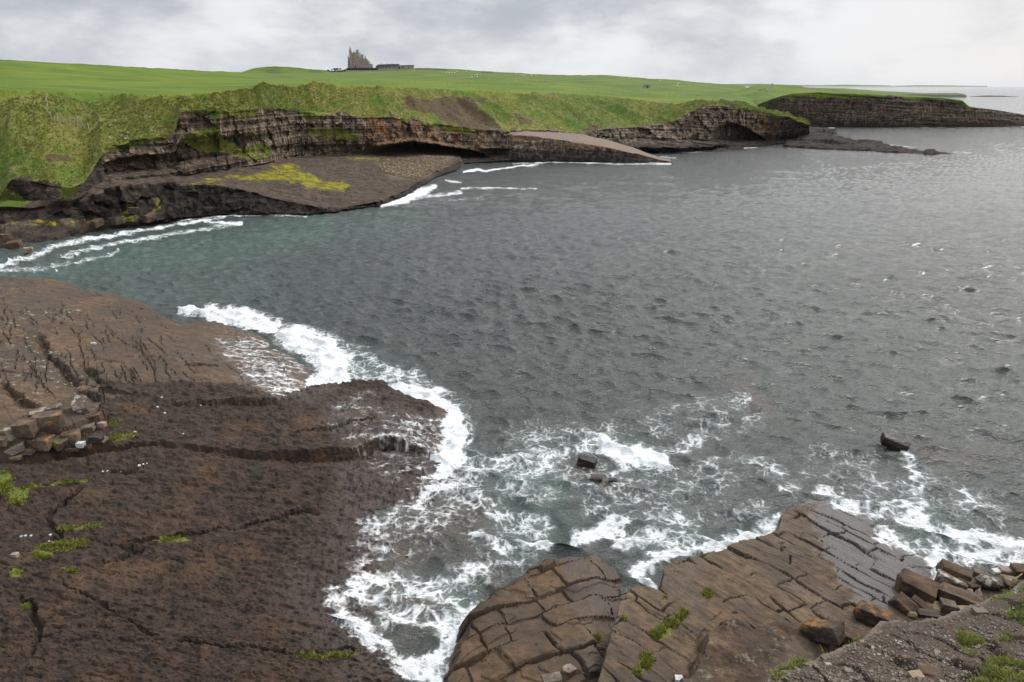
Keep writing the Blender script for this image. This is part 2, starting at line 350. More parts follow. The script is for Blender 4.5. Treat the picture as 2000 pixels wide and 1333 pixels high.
# ------------------------------------------------------------------ the sea
def stroke(px, py, pts, width, inten, soft=1.0):
    """pts: (px, py, width scale); falls off from a polyline"""
    d, par = dline(px, py, pts)
    ws = np.interp(par, np.linspace(0, 1, len(pts)), [q[2] if len(q) > 2 else 1.0 for q in pts]) * width
    return inten * ss(d / np.maximum(ws, 1e-3), 1.0, 1.0 - .85 * soft)
FOAM = [  # polyline (photo px on the water plane), half width, density
 ([(345,606,.5),(400,610,.9),(450,622,1.3),(500,632,1.2),(540,640,1)], 20, 1.06),
 ([(455,612),(500,615),(540,628)], 18, .62),
 ([(560,655,.8),(610,672,1.2),(645,700,1.5),(650,735,1.4),(620,765,1.0)], 42, 1.08),
 ([(650,715),(700,735),(760,745)], 42, .55),
 ([(765,762,.7),(830,775,1),(875,810,1.2),(890,850,1.25),(880,890,1.1),(850,935,.8),(835,950,.7)], 38, 1.08),
 ([(740,725),(800,738),(860,770),(910,820)], 34, .58),
 ([(860,950),(920,920),(980,905),(1040,900),(1100,905)], 46, .62),
 ([(840,980),(900,960),(960,950),(1020,940)], 55, .48),
 ([(930,890),(1000,870),(1080,850),(1150,830)], 34, .46),
 ([(960,1010),(1010,1020),(1060,1030)], 34, .58),
 ([(930,1050,.8),(980,1070,1),(1040,1075,1),(1080,1068,.8)], 22, .78),
 ([(700,1030),(760,1010),(830,1000)], 40, .52),
 ([(680,1090),(760,1070),(850,1060)], 46, .50),
 ([(640,1150,1),(670,1200,1.1),(720,1250,1.1),(780,1300,1),(860,1325,1)], 38, .86),
 ([(700,1150),(780,1140),(860,1150),(920,1180)], 52, .66),
 ([(760,1200),(830,1210),(890,1220),(880,1280)], 52, .68),
 ([(650,1165),(760,1170),(860,1150)], 16, .8),
 ([(800,1310),(850,1290),(900,1240),(930,1190)], 26, .9),
 ([(900,1130),(940,1100),(985,1100)], 20, .6),
 ([(1180,870,.9),(1230,890,1.2),(1280,905,1),(1310,912,.6)], 36, 1.06),
 ([(1190,925),(1210,950)], 18, .7), ([(1100,840),(1140,845),(1160,870),(1110,880)], 22, .55),
 ([(1290,890),(1350,860),(1400,820),(1440,785),(1455,775)], 34, .52),
 ([(1380,855),(1450,840),(1490,810)], 30, .38), ([(1180,850),(1260,820),(1340,800),(1440,775)], 22, .42),
 ([(1440,890),(1500,910),(1540,940),(1545,960)], 30, .52), ([(1400,950),(1480,960)], 30, .3),
 ([(1120,1050,.8),(1170,1035,1),(1210,1030,1)], 26, .78),
 ([(1210,1060,1),(1270,1050,1.2),(1340,1060,1),(1400,1060,.9),(1460,1045,.8),(1520,1020,.8)], 32, .74),
 ([(1230,1010),(1300,1010),(1360,1025)], 22, .55),
 ([(1240,1110,1),(1290,1090,1),(1360,1080,.8),(1430,1062,.7),(1500,1038,.8)], 22, .95),
 ([(1250,1120,1),(1270,1145,.8),(1285,1165,.5)], 20, .9),
 ([(1600,960),(1660,985),(1720,1000),(1790,1010)], 26, .80),
 ([(1765,880,.7),(1785,920,1),(1790,960,1.2),(1800,1000,1)], 30, .62),
 ([(1790,930),(1850,950),(1900,990)], 44, .5),
 ([(1760,990),(1810,1020),(1870,1050),(1960,1060),(2060,1070)], 30, .80),
 ([(1720,1040),(1780,1070),(1840,1080)], 22, .72),
 ([(1820,1070),(1880,1085),(1960,1090),(2060,1100)], 34, .66),
 ([(1820,1095,1),(1845,1110,1),(1830,1135,.8),(1810,1160,.5)], 26, .98),
 ([(1640,950),(1620,975)], 22, .6), ([(1700,960),(1760,950)], 34, .45),
 ([(-80,545,1),(0,520,1),(60,500,1.1),(120,478,1),(200,463,.8),(290,447,.6),(380,434,.5),(440,424,.4)], 9, .84),
 ([(-80,560),(0,530),(90,522),(130,510)], 9, .5), ([(100,522,.6),(180,505,1),(230,490,.6)], 7, .6),
 ([(120,500),(180,484),(260,468),(330,458),(400,448),(470,438)], 7, .62), ([(345,432),(410,424),(520,419),(600,423)], 3.5, .8), ([(400,434),(440,437),(472,436)], 5, .9),
 ([(745,402,.6),(790,388,1.2),(825,374,1.3),(850,363,.6)], 12, 1.05), ([(790,390),(850,382),(900,376)], 7, .8), ([(790,400),(850,395),(940,385)], 10, .4),
 ([(900,368),(960,367),(1050,368)], 2.6, .8), ([(905,336,.7),(930,331,1),(950,333,.7),(1000,326,.5),(1050,322,.5)], 5, .95),
 ([(870,352),(900,357)], 3.2, .8), ([(885,313),(930,312)], 2.2, .9), ([(1000,320),(1080,317),(1200,320),(1300,321)], 2.2, .75),
 ([(1290,297),(1330,297),(1390,296)], 3.0, .85), ([(1290,305),(1320,309)], 3, .7), ([(1270,318),(1310,320)], 2.4, .9), ([(1440,290),(1480,288)], 1.8, .8),
 ([(1425,275),(1450,277)], 2.0, .9), ([(1545,277),(1562,278)], 2.0, .9), ([(1630,272),(1680,276),(1720,279)], 1.6, .8), ([(1740,283),(1800,289)], 1.6, .6), ([(1860,299),(1900,300)], 1.5, .7), ([(1600,251),(1630,251)], 1.4, .9), ([(1985,247),(2010,247)], 1.6, .8), ([(1800,249),(1840,249)], .9, .6),
 ([(940,960),(1100,930),(1250,960),(1420,930)], 85, .44), ([(1000,860),(1200,840),(1400,800)], 60, .40), ([(900,1000),(1000,1080),(900,1130)], 70, .46), ([(1150,1000),(1350,1000),(1480,990)], 45, .40), ([(1600,900),(1750,960),(1950,1000)], 70, .42), ([(640,1110),(760,1050),(860,1000)], 70, .50), ([(540,640),(680,680),(760,730),(900,790)], 26, .5),
 ([(1300,560),(1340,556)], 3, .3), ([(1500,423),(1530,424)], 2, .4), ([(1150,385),(1190,380)], 3, .25),
]
AER = [([(1000,930),(1060,935),(1080,960)], 46, .9), ([(640,690),(700,730),(760,740)], 40, .7), ([(950,1000),(1050,1010)], 70, .45), ([(1280,1060),(1350,1060)], 50, .7), ([(1780,1010),(1900,1070)], 60, .55),
 ([(150,500),(300,465),(480,432)], 26, .42), ([(420,620),(520,635)], 24, .8), ([(900,850),(900,900)], 60, .4), ([(870,1230),(900,1180)], 60, .5), ([(1220,880),(1280,900)], 40, .8), ([(0,530),(100,520),(400,490),(620,440)], 66, .80), ([(150,560),(500,560)], 70, .40), ([(400,470),(800,430)], 50, .35), ([(950,1100),(1100,1020)], 50, .35)]
BRN = [([(700,1100),(820,1040),(900,1010)], 90, .8), ([(700,1180),(820,1200)], 90, .62), ([(870,960),(860,900)], 50, .4), ([(900,1080),(960,1120)], 60, .5), ([(1450,760),(1500,800)], 34, .55), ([(1420,740),(1470,735)], 26, .4), ([(1130,910),(1200,945)], 34, .6), ([(1780,870),(1880,900),(1960,880)], 40, .35), ([(1900,1100),(2000,1100)], 24, .4), ([(1720,1030),(1620,990)], 20, .5), ([(30,520),(150,490)], 14, .4)]
def foam_at(px, py):
    jx = px + 26 * fbm2(px / 34, py / 22, 4, 5) ; jy = py + 20 * fbm2(px / 34, py / 22, 4, 9)
    near = ss(py, 430, 640); near_ = near; jx = px + (jx - px) * (.25 + near); jy = py + (jy - py) * (.26 + near)
    f = np.zeros(px.shape)
    for pts, wd, it in FOAM: f = np.maximum(f, stroke(jx, jy, pts, wd * 1.12, it, 1.0))
    wob = fbm2(px / 46 + 3, py / 20, 4, 15) * near_ + fbm2(px / 17 + 3, py / 6, 4, 16) * (1 - near_)
    f = f * np.where(py < 430, .86, 1.0)
    return np.clip(f * (1 + np.where(f > .85, .45, 1.0) * wob), 0, 1.08)
def build_sea():
    pys = np.concatenate([np.arange(1780, 1340, -6), np.arange(1340, 700, -2.2), np.arange(700, 300, -1.2), np.arange(300, 200, -1.1), np.arange(200, 170.4, -.7), [170.1, 169.85, 169.75]])
    pxs = np.concatenate([np.arange(-420, -60, 8), np.arange(-60, 2060, 2.25), np.arange(2060, 2420, 8)])
    PX, PYY = np.meshgrid(pxs, pys)
    d = ray(PX, PYY); k = -H / d[2]; X = d[0] * k; Y = d[1] * k
    sx = np.abs(np.gradient(X, axis=1)); sy = np.abs(np.gradient(Y, axis=0))
    rng = np.random.RandomState(4); Z = np.zeros_like(X); DX = np.zeros_like(X); DY = np.zeros_like(X)
    near_damp = 1.0
    for i in range(72):
        lam = .5 * (8 / .5) ** rng.rand(); ang = R(246) + rng.normal(0, .42)
        ph = rng.rand() * 6.283; kx, ky = math.cos(ang) * 6.283 / lam, math.sin(ang) * 6.283 / lam
        amp = .0135 * lam if lam < 2.0 else .0135 * 2.0 * (2.0 / lam) ** .8
        wgt = ss(np.hypot(kx, ky) * 0 + lam / (2.2 * (sx * abs(math.cos(ang)) + sy * abs(math.sin(ang))) + 1e-6), .85, 1.7)
        a = kx * X + ky * Y + ph + 2.2 * fbm2(X / (lam * 3.2), Y / (lam * 3.2), 2, 40 + i) * 2
        Z += amp * wgt * np.sin(a); DX -= amp * .9 * wgt * math.cos(ang) * np.cos(a) * -1; DY -= amp * .9 * wgt * math.sin(ang) * np.cos(a) * -1
    foam = foam_at(PX, PYY)
    aer = np.zeros(PX.shape); brn = np.zeros(PX.shape)
    for pts, wd, it in AER: aer = np.maximum(aer, stroke(PX, PYY, pts, wd, it))
    for pts, wd, it in BRN: brn = np.maximum(brn, stroke(PX, PYY, pts, wd, it))
    Z += ss(foam, .8, 1.05) * ((.55 * (fbm2(X / .9, Y / .9, 4, 77) + .40)) * ss(PYY, 420, 620))
    Z = Z - .02
    return grid_mesh('sea', X + DX, Y + DY, Z, M_SEA, dict(foam=foam, aerated=aer * (1 - brn * .5), brown=brn), True)
build_sea()

# ------------------------------------------------------------------ headland across the bay
def curve(ctrl, U):
    """ctrl rows (px, py, 'z'|'Y', value) -> X, Y, Z arrays along U"""
    c = []
    for px, py, m, v in ctrl:
        if m == 'z': x, y = Pz(px, py, v); c.append((px, x, y, v))
        else: x, y, z = PY(px, py, v); c.append((px, x, y, z))
    c = np.array(c)
    # interpolate depth and height, X from the column of sight at build time
    Yv = np.interp(U, c[:, 0], c[:, 2]); Zv = np.interp(U, c[:, 0], c[:, 3])
    dep = Yv * math.cos(PITCH) - (Zv - H) * math.sin(PITCH)
    return np.stack([(U - 1000) / F * dep, Yv, Zv], -1)
def smooth1(a, n):
    k = np.hanning(n); k /= k.sum(); pad = np.pad(a, ((n // 2, n // 2), (0, 0)), 'edge')
    return np.stack([np.convolve(pad[:, i], k, 'valid')[:len(a)] for i in range(3)], -1)
def loft(rows, subs):
    out = []; seg = []
    for i in range(len(rows) - 1):
        ts = np.linspace(0, 1, subs[i], endpoint=False)
        for t_ in ts: out.append(rows[i] * (1 - t_) + rows[i + 1] * t_); seg.append(i + t_)
    out.append(rows[-1]); seg.append(len(rows) - 1.0)
    return np.array(out), np.array(seg)[:, None]
Z0 = -.35
U = np.arange(-420, 1582, 1.8)
R0 = [(-420,640,'z',Z0),(-300,600,'z',Z0),(0,497,'z',Z0),(60,482,'z',Z0),(130,470,'z',Z0),(200,453,'z',Z0),(240,448,'z',Z0),(300,441,'z',Z0),(340,430,'z',Z0),(430,421,'z',Z0),(530,420,'z',Z0),(600,422,'z',Z0),(660,414,'z',Z0),(740,404,'z',Z0),(790,387,'z',Z0),(830,364,'z',Z0),(850,350,'z',Z0),(890,338,'z',Z0),(905,322,'z',Z0),(960,319,'z',Z0),(1000,317,'z',Z0),(1040,305,'z',Z0),(1190,300,'z',Z0),(1250,300,'z',Z0),(1320,299,'z',Z0),(1400,293,'z',Z0),(1440,290,'z',Z0),(1500,284,'z',Z0),(1560,280,'z',Z0),(1600,278,'z',Z0)]
R1 = [(-420,500,'z',2),(0,434,'z',2),(100,436,'z',2),(205,431,'z',1.3),(300,430,'z',.9),(345,427,'z',.4),(430,419,'z',.2),(530,418,'z',.2),(600,420,'z',.1),(660,412,'z',.1),(740,402,'z',.1),(790,384,'z',.1),(830,360,'z',.15),(850,346,'z',.2),(890,333,'z',.3),(905,318,'z',.3),(1000,314,'z',.3),(1040,300,'z',.3),(1190,296,'z',.4),(1250,296,'z',.5),(1320,296,'z',.4),(1400,291,'z',.3),(1440,288,'z',.3),(1560,278,'z',.3),(1600,276,'z',.3)]
R2 = [(-420,450,'Y',96),(0,409,'Y',97.5),(60,410,'Y',98),(140,400,'Y',100),(170,390,'Y',101.5),(205,374,'Y',103),(300,362,'Y',109),(350,362,'Y',111.5),(430,366,'Y',114.5),(480,374,'Y',115.5),(540,392,'Y',115.5),(600,404,'Y',114),(620,408,'Y',114),(660,408,'z',.4),(740,397,'z',.5),(790,375,'z',.6),(830,350,'z',.6),(850,337,'z',.7),(890,322,'z',.7),(905,314,'Y',197),(960,312,'Y',198),(1000,308,'Y',199),(1040,290,'Y',206),(1190,288,'Y',215),(1250,287,'z',2),(1320,288,'z',2),(1400,284,'z',1.6),(1440,282,'z',1.2),(1500,276,'z',1),(1600,270,'z',1)]
R3 = [(-420,430,'z',5),(0,396,'z',4.3),(60,394,'z',4.4),(140,393,'z',4.5),(165,382,'z',5.0),(190,364,'z',5.8),(205,358,'z',6),(300,350,'z',5.8),(350,345,'z',5.7),(420,335,'z',5.4),(480,326,'z',5.1),(520,320,'z',4.9),(600,308,'z',4.3),(660,304,'z',3.9),(740,303,'z',3.4),(800,302,'z',2.8),(860,303,'z',2.0),(900,308,'z',1.2),(960,308,'Y',198.6),(1000,304,'Y',200),(1040,280,'Y',208),(1190,271,'z',4.8),(1250,272,'z',4),(1320,274,'z',3.4),(1400,275,'z',2.4),(1440,276,'z',1.8),(1500,273,'z',1.3),(1600,268,'z',1.2)]
R4 = [(-420,400,'Y',101),(0,386,'Y',100),(22,350,'Y',100),(60,355,'Y',100.5),(100,363,'Y',101.5),(140,370,'Y',103),(165,356,'Y',105),(185,325,'Y',109),(205,293,'Y',112),(230,285,'Y',113),(270,274,'Y',115),(340,268,'Y',119),(352,220,'Y',120.5),(400,216,'Y',125),(450,219,'Y',133),(500,216,'Y',145),(530,214,'Y',152),(600,219,'Y',168),(660,224,'Y',174),(740,230,'Y',182),(800,232,'Y',192),(860,243,'Y',203),(920,252,'Y',202),(985,258,'Y',203),(1020,254,'Y',206),(1060,254,'Y',211),(1140,262,'Y',218),(1190,251,'Y',221),(1220,250,'Y',227),(1280,246,'Y',234),(1320,235,'Y',238),(1360,213,'Y',242),(1400,207,'Y',247),(1430,210,'Y',250),(1460,212,'Y',254),(1500,221,'Y',259),(1540,229,'Y',262),(1560,238,'Y',263),(1600,250,'Y',264)]
R5 = [(-420,172,'Y',112),(0,178,'Y',120),(100,181,'Y',126),(205,185,'Y',135),(300,188,'Y',132),(350,186,'Y',130),(420,182,'Y',136),(470,176,'Y',146),(505,168,'Y',154),(530,172,'Y',160),(600,167,'Y',178),(660,168,'Y',188),(740,170,'Y',200),(860,174,'Y',235),(960,179,'Y',240),(1040,183,'Y',250),(1100,184,'Y',264),(1190,190,'Y',268),(1250,197,'Y',266),(1320,204,'Y',258),(1380,200,'Y',254),(1430,201,'Y',258),(1460,205,'Y',262),(1500,214,'Y',266),(1540,223,'Y',268),(1560,231,'Y',267),(1600,243,'Y',266)]
R6 = [(-420,135,'Y',190),(0,148,'Y',200),(205,157,'Y',215),(430,158,'Y',260),(530,156,'Y',330),(660,153,'Y',480),(860,155,'Y',480),(1000,160,'Y',430),(1100,165,'Y',400),(1190,174,'Y',370),(1320,186,'Y',330),(1400,190,'Y',325),(1425,193,'Y',325),(1450,210,'Y',278),(1500,219,'Y',280),(1560,236,'Y',280),(1600,248,'Y',280)]
R7 = [(-420,96,'Y',300),(-100,112,'Y',300),(0,117,'Y',300),(100,122,'Y',310),(200,128,'Y',330),(300,133,'Y',370),(430,140,'Y',450),(560,144.5,'Y',620),(640,142,'Y',800),(680,139.5,'Y',808),(780,138.5,'Y',810),(810,133,'Y',830),(870,134,'Y',800),(940,139,'Y',760),(1000,142.5,'Y',730),(1060,146,'Y',700),(1120,147.5,'Y',690),(1180,146.5,'Y',680),(1240,151.5,'Y',670),(1290,155.5,'Y',660),(1310,154.5,'Y',655),(1350,160,'Y',640),(1425,166,'Y',600),(1475,170,'Y',560),(1482,240,'Y',300),(1500,250,'Y',300),(1600,262,'Y',300)]
R8 = [(p, q + 8, 'Y', v + 60) for p, q, _, v in R7]
rows = [curve(c, U) for c in (R0, R1, R2, R3, R4, R5, R6, R7, R8)]
for i, n in ((4, 9), (5, 31), (6, 41), (7, 41), (8, 41), (3, 7)): rows[i] = smooth1(rows[i], n)
G, seg = loft(rows, [12, 40, 44, 84, 70, 60, 34, 3])
seg = np.broadcast_to(seg, G.shape[:2]).copy()
GX, GY, GZ = G[..., 0].copy(), G[..., 1].copy(), G[..., 2].copy()
PXg = np.broadcast_to(U, GX.shape)
_, PYg = proj(GX, GY, GZ)
hd = np.hypot(GX, GY); nx, ny = -GX / hd, -GY / hd
dipz = GZ + .05 * GX
isface = ss(seg, 2.97, 3.04) * (1 - ss(seg, 3.96, 4.05))
lowface = ss(seg, 0.95, 1.05) * (1 - ss(seg, 1.95, 2.03))
cliffness = ss(PXg, 196, 206)
colm = fbm3(GX / 1.6, GY / 1.6, GZ / 7, 4, 11); bed = fbm2(dipz / .55 + 40, GX / 45, 3, 21)
f1, f2, cid = voro(GX / 2.1 + GY / 4.0 + .3 * fbm2(GX / 3, GZ / 3, 2, 2), dipz / 1.35, 33)
big = fbm2(GX / 11 + GY / 14, GZ / 30, 3, 51)
D = 2.6 * colm + 1.2 * bed + 1.7 * (cid - .5) + 4.2 * big
tf = np.clip(seg - 3, 0, 1)
wl = ss(PXg, 196, 215) * (1 - ss(PXg, 470, 560))
prof = wl * (-2.4 * ss(tf, .62, .52) * ss(tf, .12, .24) + 2.0 * ss(tf, .22, .10)) * 1.0
prof += (1 - wl) * ss(PXg, 520, 560) * (1 - ss(PXg, 1180, 1200)) * (-2.0 * ss(tf, .32, .2))
disp = isface * (D * (.35 + .65 * cliffness) + prof)
disp += lowface * (2.2 * colm + 1.9 * (cid - .5) + 1.6 * big + .5 * bed) * (.35 + .65 * ss(seg, 1.0, 1.3))
# the sea cave under the big overhang, and the hollow of the far point
roof = np.interp(PXg, [600, 680, 700, 740, 780, 810, 850, 900, 940, 965, 990], [330, 306, 297, 287, 280, 277, 283, 292, 301, 312, 330])
roof = roof + 2.2 * fbm2(PXg / 14, PXg * 0, 3, 61)
cm = ss(PYg, roof - 1.0, roof + 3.0) * ss(seg, 2.35, 2.9) * (1 - ss(seg, 4, 4.1))
disp -= cm * 24 * ss(PXg, 690, 780) * (1 - ss(PXg, 930, 975))
eave = np.exp(-((PYg - roof + 3.5) / 3.5) ** 2) * ss(PXg, 690, 760) * (1 - ss(PXg, 930, 970)) * isface; disp += eave * 1.6
roof2 = np.interp(PXg, [1370, 1400, 1425, 1450, 1485, 1500], [268, 252, 240, 247, 266, 280]) + 2 * fbm2(PXg / 9, PXg * 0, 3, 62)
cm2 = ss(PYg, roof2 - 2, roof2 + 4) * ss(seg, 2.6, 3.0) * (1 - ss(seg, 4, 4.1)) * ss(PXg, 1385, 1410) * (1 - ss(PXg, 1480, 1498)); disp -= cm2 * 9
GX += nx * disp; GY += ny * disp
# stepped beds on the shore rocks in the cove
shelf = ss(seg, 0.9, 1.2) * (1 - ss(seg, 2.9, 3.0))
GZ += shelf * ss(PXg, 1150, 1200) * (1.4 * np.floor(3 * (fbm2(GX / 9, GY / 5, 2, 71) + .5)) / 3 - .7) * .8
GZ += shelf * (1 - lowface) * (.55 * fbm2(GX / 3, GY / 1.6, 4, 72) + .6 * np.floor(4 * (fbm2(GX / 14, GY / 3.5, 3, 74) + .5)) / 4 * (PXg < 900))
apr = (1 - ss(seg, 1.0, 1.1)) * ss(seg, .1, .5); GZ += apr * (1 - ss(PXg, 330, 370)) * (1.1 * fbm2(GX / 2.6, GY / 2.6, 4, 73) + .8 * (voro(GX / 2.6, GY / 2.2, 9)[2] - .5))
# grass slopes: gullies running down, tussocks
sl = ss(seg, 4.0, 4.25) * (1 - ss(seg, 4.85, 5.0)); w1 = GX + .55 * GY
gul = 1 - 2 * np.abs(fbm2(w1 / 13 + .8 * tf, GY * 0 + seg * .55, 3, 81)); GZ += sl * (4.0 * (gul - .75) + 2.4 * fbm2(w1 / 5.5, seg * 1.6, 3, 82))
GZ += (1.3 * np.exp(-((PXg - 512) / 13) ** 2) + .8 * np.exp(-((PXg - 545) / 9) ** 2) + 1.2 * np.exp(-((PXg - 655) / 9) ** 2)) * np.exp(-((seg - 4.75) / .28) ** 2) * (.6 + 1.2 * fbm2(GX / 3, GY / 3, 3, 89))
tus = fbm2(GX / .8, GY / .8 + GZ, 3, 83); GZ += ss(seg, 3.96, 4.1) * (1 - ss(seg, 5.0, 5.08)) * .75 * tus
rimw = np.exp(-((seg - 5.0) / .05) ** 2); GZ += rimw * (.55 * fbm2(PXg / 9, PXg * 0, 4, 84))
lip = np.exp(-((seg - 4.06) / .07) ** 2); GX += nx * lip * .9 * (fbm2(w1 / 1.6, GZ * 0, 3, 85) + .3); GY += ny * lip * .9 * (fbm2(w1 / 1.6, GZ * 0, 3, 85) + .3)
GZ += ss(seg, 5.0, 5.3) * (1 - ss(seg, 7.0, 7.1)) * (1.6 * fbm2(GX / 60, GY / 60, 3, 86) * (1 - ss(seg, 6.6, 7.0)) + .18 * fbm2(GX / 3, GY / 6, 3, 87))
GZ += np.exp(-((seg - 7) / .2) ** 2) * .8 * fbm2(GX / 9, GY / 9, 3, 88)
_, PYg = proj(GX, GY, GZ)
def region(px, py, polys, soft):
    m = np.zeros(px.shape); a_ = 3.2 * soft
    px, py = px + a_ * 1.6 * fbm2(px / (3.2 * soft), py / (1.8 * soft), 4, 201), py + a_ * .8 * fbm2(px / (3.2 * soft), py / (1.8 * soft), 4, 202)
    for pl in polys: m = np.maximum(m, ss(sdpoly(px, py, pl), soft, -soft))
    return m
rockA = 1 - ss(seg + .55 * fbm2(w1 / 5, seg * 2, 4, 242), 3.90, 4.02)
greenface = region(PXg, PYg, [[(365,262),(420,245),(440,270),(450,300),(400,305),(365,295)],[(430,285),(520,280),(530,300),(520,312),(440,308)],[(610,250),(665,245),(700,262),(690,275),(620,272)],[(0,330),(150,330),(190,350),(200,368),(0,378)]], 9) * rockA
lowgrass = region(PXg, PYg, [[(-420,360),(20,372),(60,395),(30,406),(0,410),(-420,430)]], 4)
rockA = rockA * (1 - isface * ss(PYg - (292 + (205 - PXg) * 1.5), 6, -6) * (PXg < 216) * (PXg > 120))
rockA = np.clip(rockA - .85 * greenface * (isface > .3) * (PXg > 220) - .95 * lowgrass, 0, 1)
rockA = np.maximum(rockA, region(PXg, PYg, [[(1330,240),(1345,222),(1375,205),(1440,208),(1400,240)]], 5) * (seg < 4.6) * .9)
soilA = region(PXg, PYg, [[(775,188),(840,195),(880,186),(905,192),(960,230),(995,262),(960,262),(880,246),(840,225),(800,215)],[(88,305),(105,299),(135,303),(142,314),(95,320)],[(118,330),(140,332),(135,325)],[(1140,252),(1160,244),(1185,250),(1190,262),(1140,262)],[(1000,215),(1020,225),(1045,245),(1020,245)],[(1040,172),(1080,180),(1085,187),(1055,182)],[(900,190),(950,192),(960,205),(920,203)]], 5) * (seg > 3.9) * (seg < 5.05)
soilA = np.clip(soilA + .25 * region(PXg, PYg, [[(480,176),(515,172),(545,200),(520,205)]], 9), 0, 1) - .25 * region(PXg, PYg, [[(820,200),(860,195),(880,215),(860,232),(820,222)]], 8)
fieldA = ss(seg + .16 * fbm2(GX / 5, GY / 5, 4, 231), 4.84, 5.08) + ss(seg, 5.95, 6.15) * ss(PXg, 420, 560)
fieldA = fieldA * (1 - .8 * region(PXg, PYg, [[(1260,198),(1380,196),(1390,205),(1280,212)]], 5))
mossA = region(PXg, PYg, [[(430,342),(520,338),(560,326),(640,352),(695,362),(660,376),(600,366),(520,352),(450,350)],[(520,322),(560,318),(600,330),(560,336)],[(640,308),(720,308),(770,318),(700,316)],[(760,310),(830,308),(820,314)],[(20,434),(80,432),(160,436),(140,442),(30,440)],[(160,428),(235,424),(262,420),(265,428),(170,434)],[(240,398),(268,396),(268,416),(244,418)],[(298,388),(308,390),(312,415),(300,420)],[(350,362),(400,352),(440,350),(450,356)]], 7.5) * (seg < 3.0) * .85
wetA = np.clip(lowface + (1 - ss(GZ, 1.0, 3.2)) * (PXg < 900) + ss(PXg, 900, 960) * (1 - ss(GZ, 1.5, 4.5)), 0, 1)
wetA = np.maximum(wetA, cliffness * isface * ss(tf, .6, .5) * .5 * (PXg < 480))
wetA = np.maximum(wetA, isface * (1 - cliffness) * .95)
stainA = isface * (ss(PXg, 680, 720) * (1 - ss(PXg, 900, 960)) * .6 + .12) + isface * np.exp(-((PXg - 1500) / 18) ** 2) * .8
stainA = np.maximum(stainA, region(PXg, PYg, [[(0,397),(120,402),(110,412),(0,410)]], 4) * .8)
paleA = region(PXg, PYg, [[(790,312),(870,305),(880,320),(820,350),(770,345),(740,325)]], 12) * (seg < 3.0) * .45
paleA = np.maximum(paleA, apr * (PXg < 320) * .15)
headland = grid_mesh('headland', GX, GY, GZ, M_FAR, dict(ledge=(PXg < 900) * ss(seg, 1.97, 2.02) * (1 - ss(seg, 2.97, 3.02)), rock=rockA, soil=np.clip(soilA, 0, 1), moss=mossA, field=fieldA, wet=wetA, stain=stainA, foam=region(PXg, PYg, [[(770,395),(820,372),(850,352),(800,380)], [(60,470),(0,490),(0,478)]], 5) * (seg < 2.2) * .6, pale=paleA), False)

def simple_land(name, ctrl, U_, subs, face_seg, amp, attrs, sm=9, extra=None):
    rw = [smooth1(curve(c, U_), sm) for c in ctrl]; G_, sg = loft(rw, subs); sg = np.broadcast_to(sg, G_.shape[:2])
    X, Y, Z = G_[..., 0].copy(), G_[..., 1].copy(), G_[..., 2].copy(); h_ = np.hypot(X, Y)
    dz_ = Z + .05 * X; face = ss(sg, face_seg - .02, face_seg + .03) * (1 - ss(sg, face_seg + .97, face_seg + 1.02))
    dd = face * amp * (1.6 * fbm2(dz_ / .9 + 3, X / 25, 4, 5) + 2.4 * fbm3(X / 3, Y / 3, Z / 3, 4, 6) + 3.4 * fbm2(X / 22, Z / 40, 3, 7))
    X += -X / h_ * dd; Y += -Y / h_ * dd
    Z += (1 - face) * ss(sg, .1, .3) * .6 * fbm2(X / 4, Y / 7, 3, 8)
    PXs = np.broadcast_to(U_, X.shape); _, PYs = proj(X, Y, Z)
    at = attrs(sg, PXs, PYs, X, Y, Z); base = dict(ledge=0, rock=0, soil=0, moss=0, field=0, wet=0, stain=0, foam=0, pale=0); base.update(at)
    return grid_mesh(name, X, Y, Z, M_FAR, {k: np.broadcast_to(v, X.shape) for k, v in base.items()}, False)
# pale sloping slab running into the bay
Us = np.arange(975, 1312, 1.5)
simple_land('sloping_slab', [
 [(975,320,'Y',204),(992,320,'Y',200),(1015,318,'z',-.6),(1100,318,'z',-.6),(1290,320,'z',-.6),(1312,318,'z',-.6)],
 [(975,317,'Y',204),(992,317,'Y',200),(1015,316,'z',.1),(1100,315,'z',.1),(1290,318,'z',0),(1312,317,'z',-.3)],
 [(975,262,'Y',206),(1000,264,'Y',202),(1040,267,'Y',200),(1100,275,'Y',200),(1180,287,'Y',199),(1240,300,'Y',198),(1285,311,'Y',197),(1312,317,'Y',197)],
 [(975,250,'Y',206),(1010,248,'Y',210),(1060,254,'Y',213),(1140,263,'Y',215),(1190,275,'Y',214),(1230,287,'Y',210),(1275,303,'Y',205),(1312,315,'Y',200)],
 [(975,270,'Y',215),(1312,310,'Y',210)]], Us, [4, 40, 30, 6], 1, .55,
 lambda s, px, py, X, Y, Z: dict(rock=1, pale=ss(s, 1.98, 2.05) * .95, wet=(s < 2) * (1 - ss(Z, 1.5, 4.5)) * .95, stain=(s < 2) * ss(s, 1.5, 1.9) * .5), sm=7)
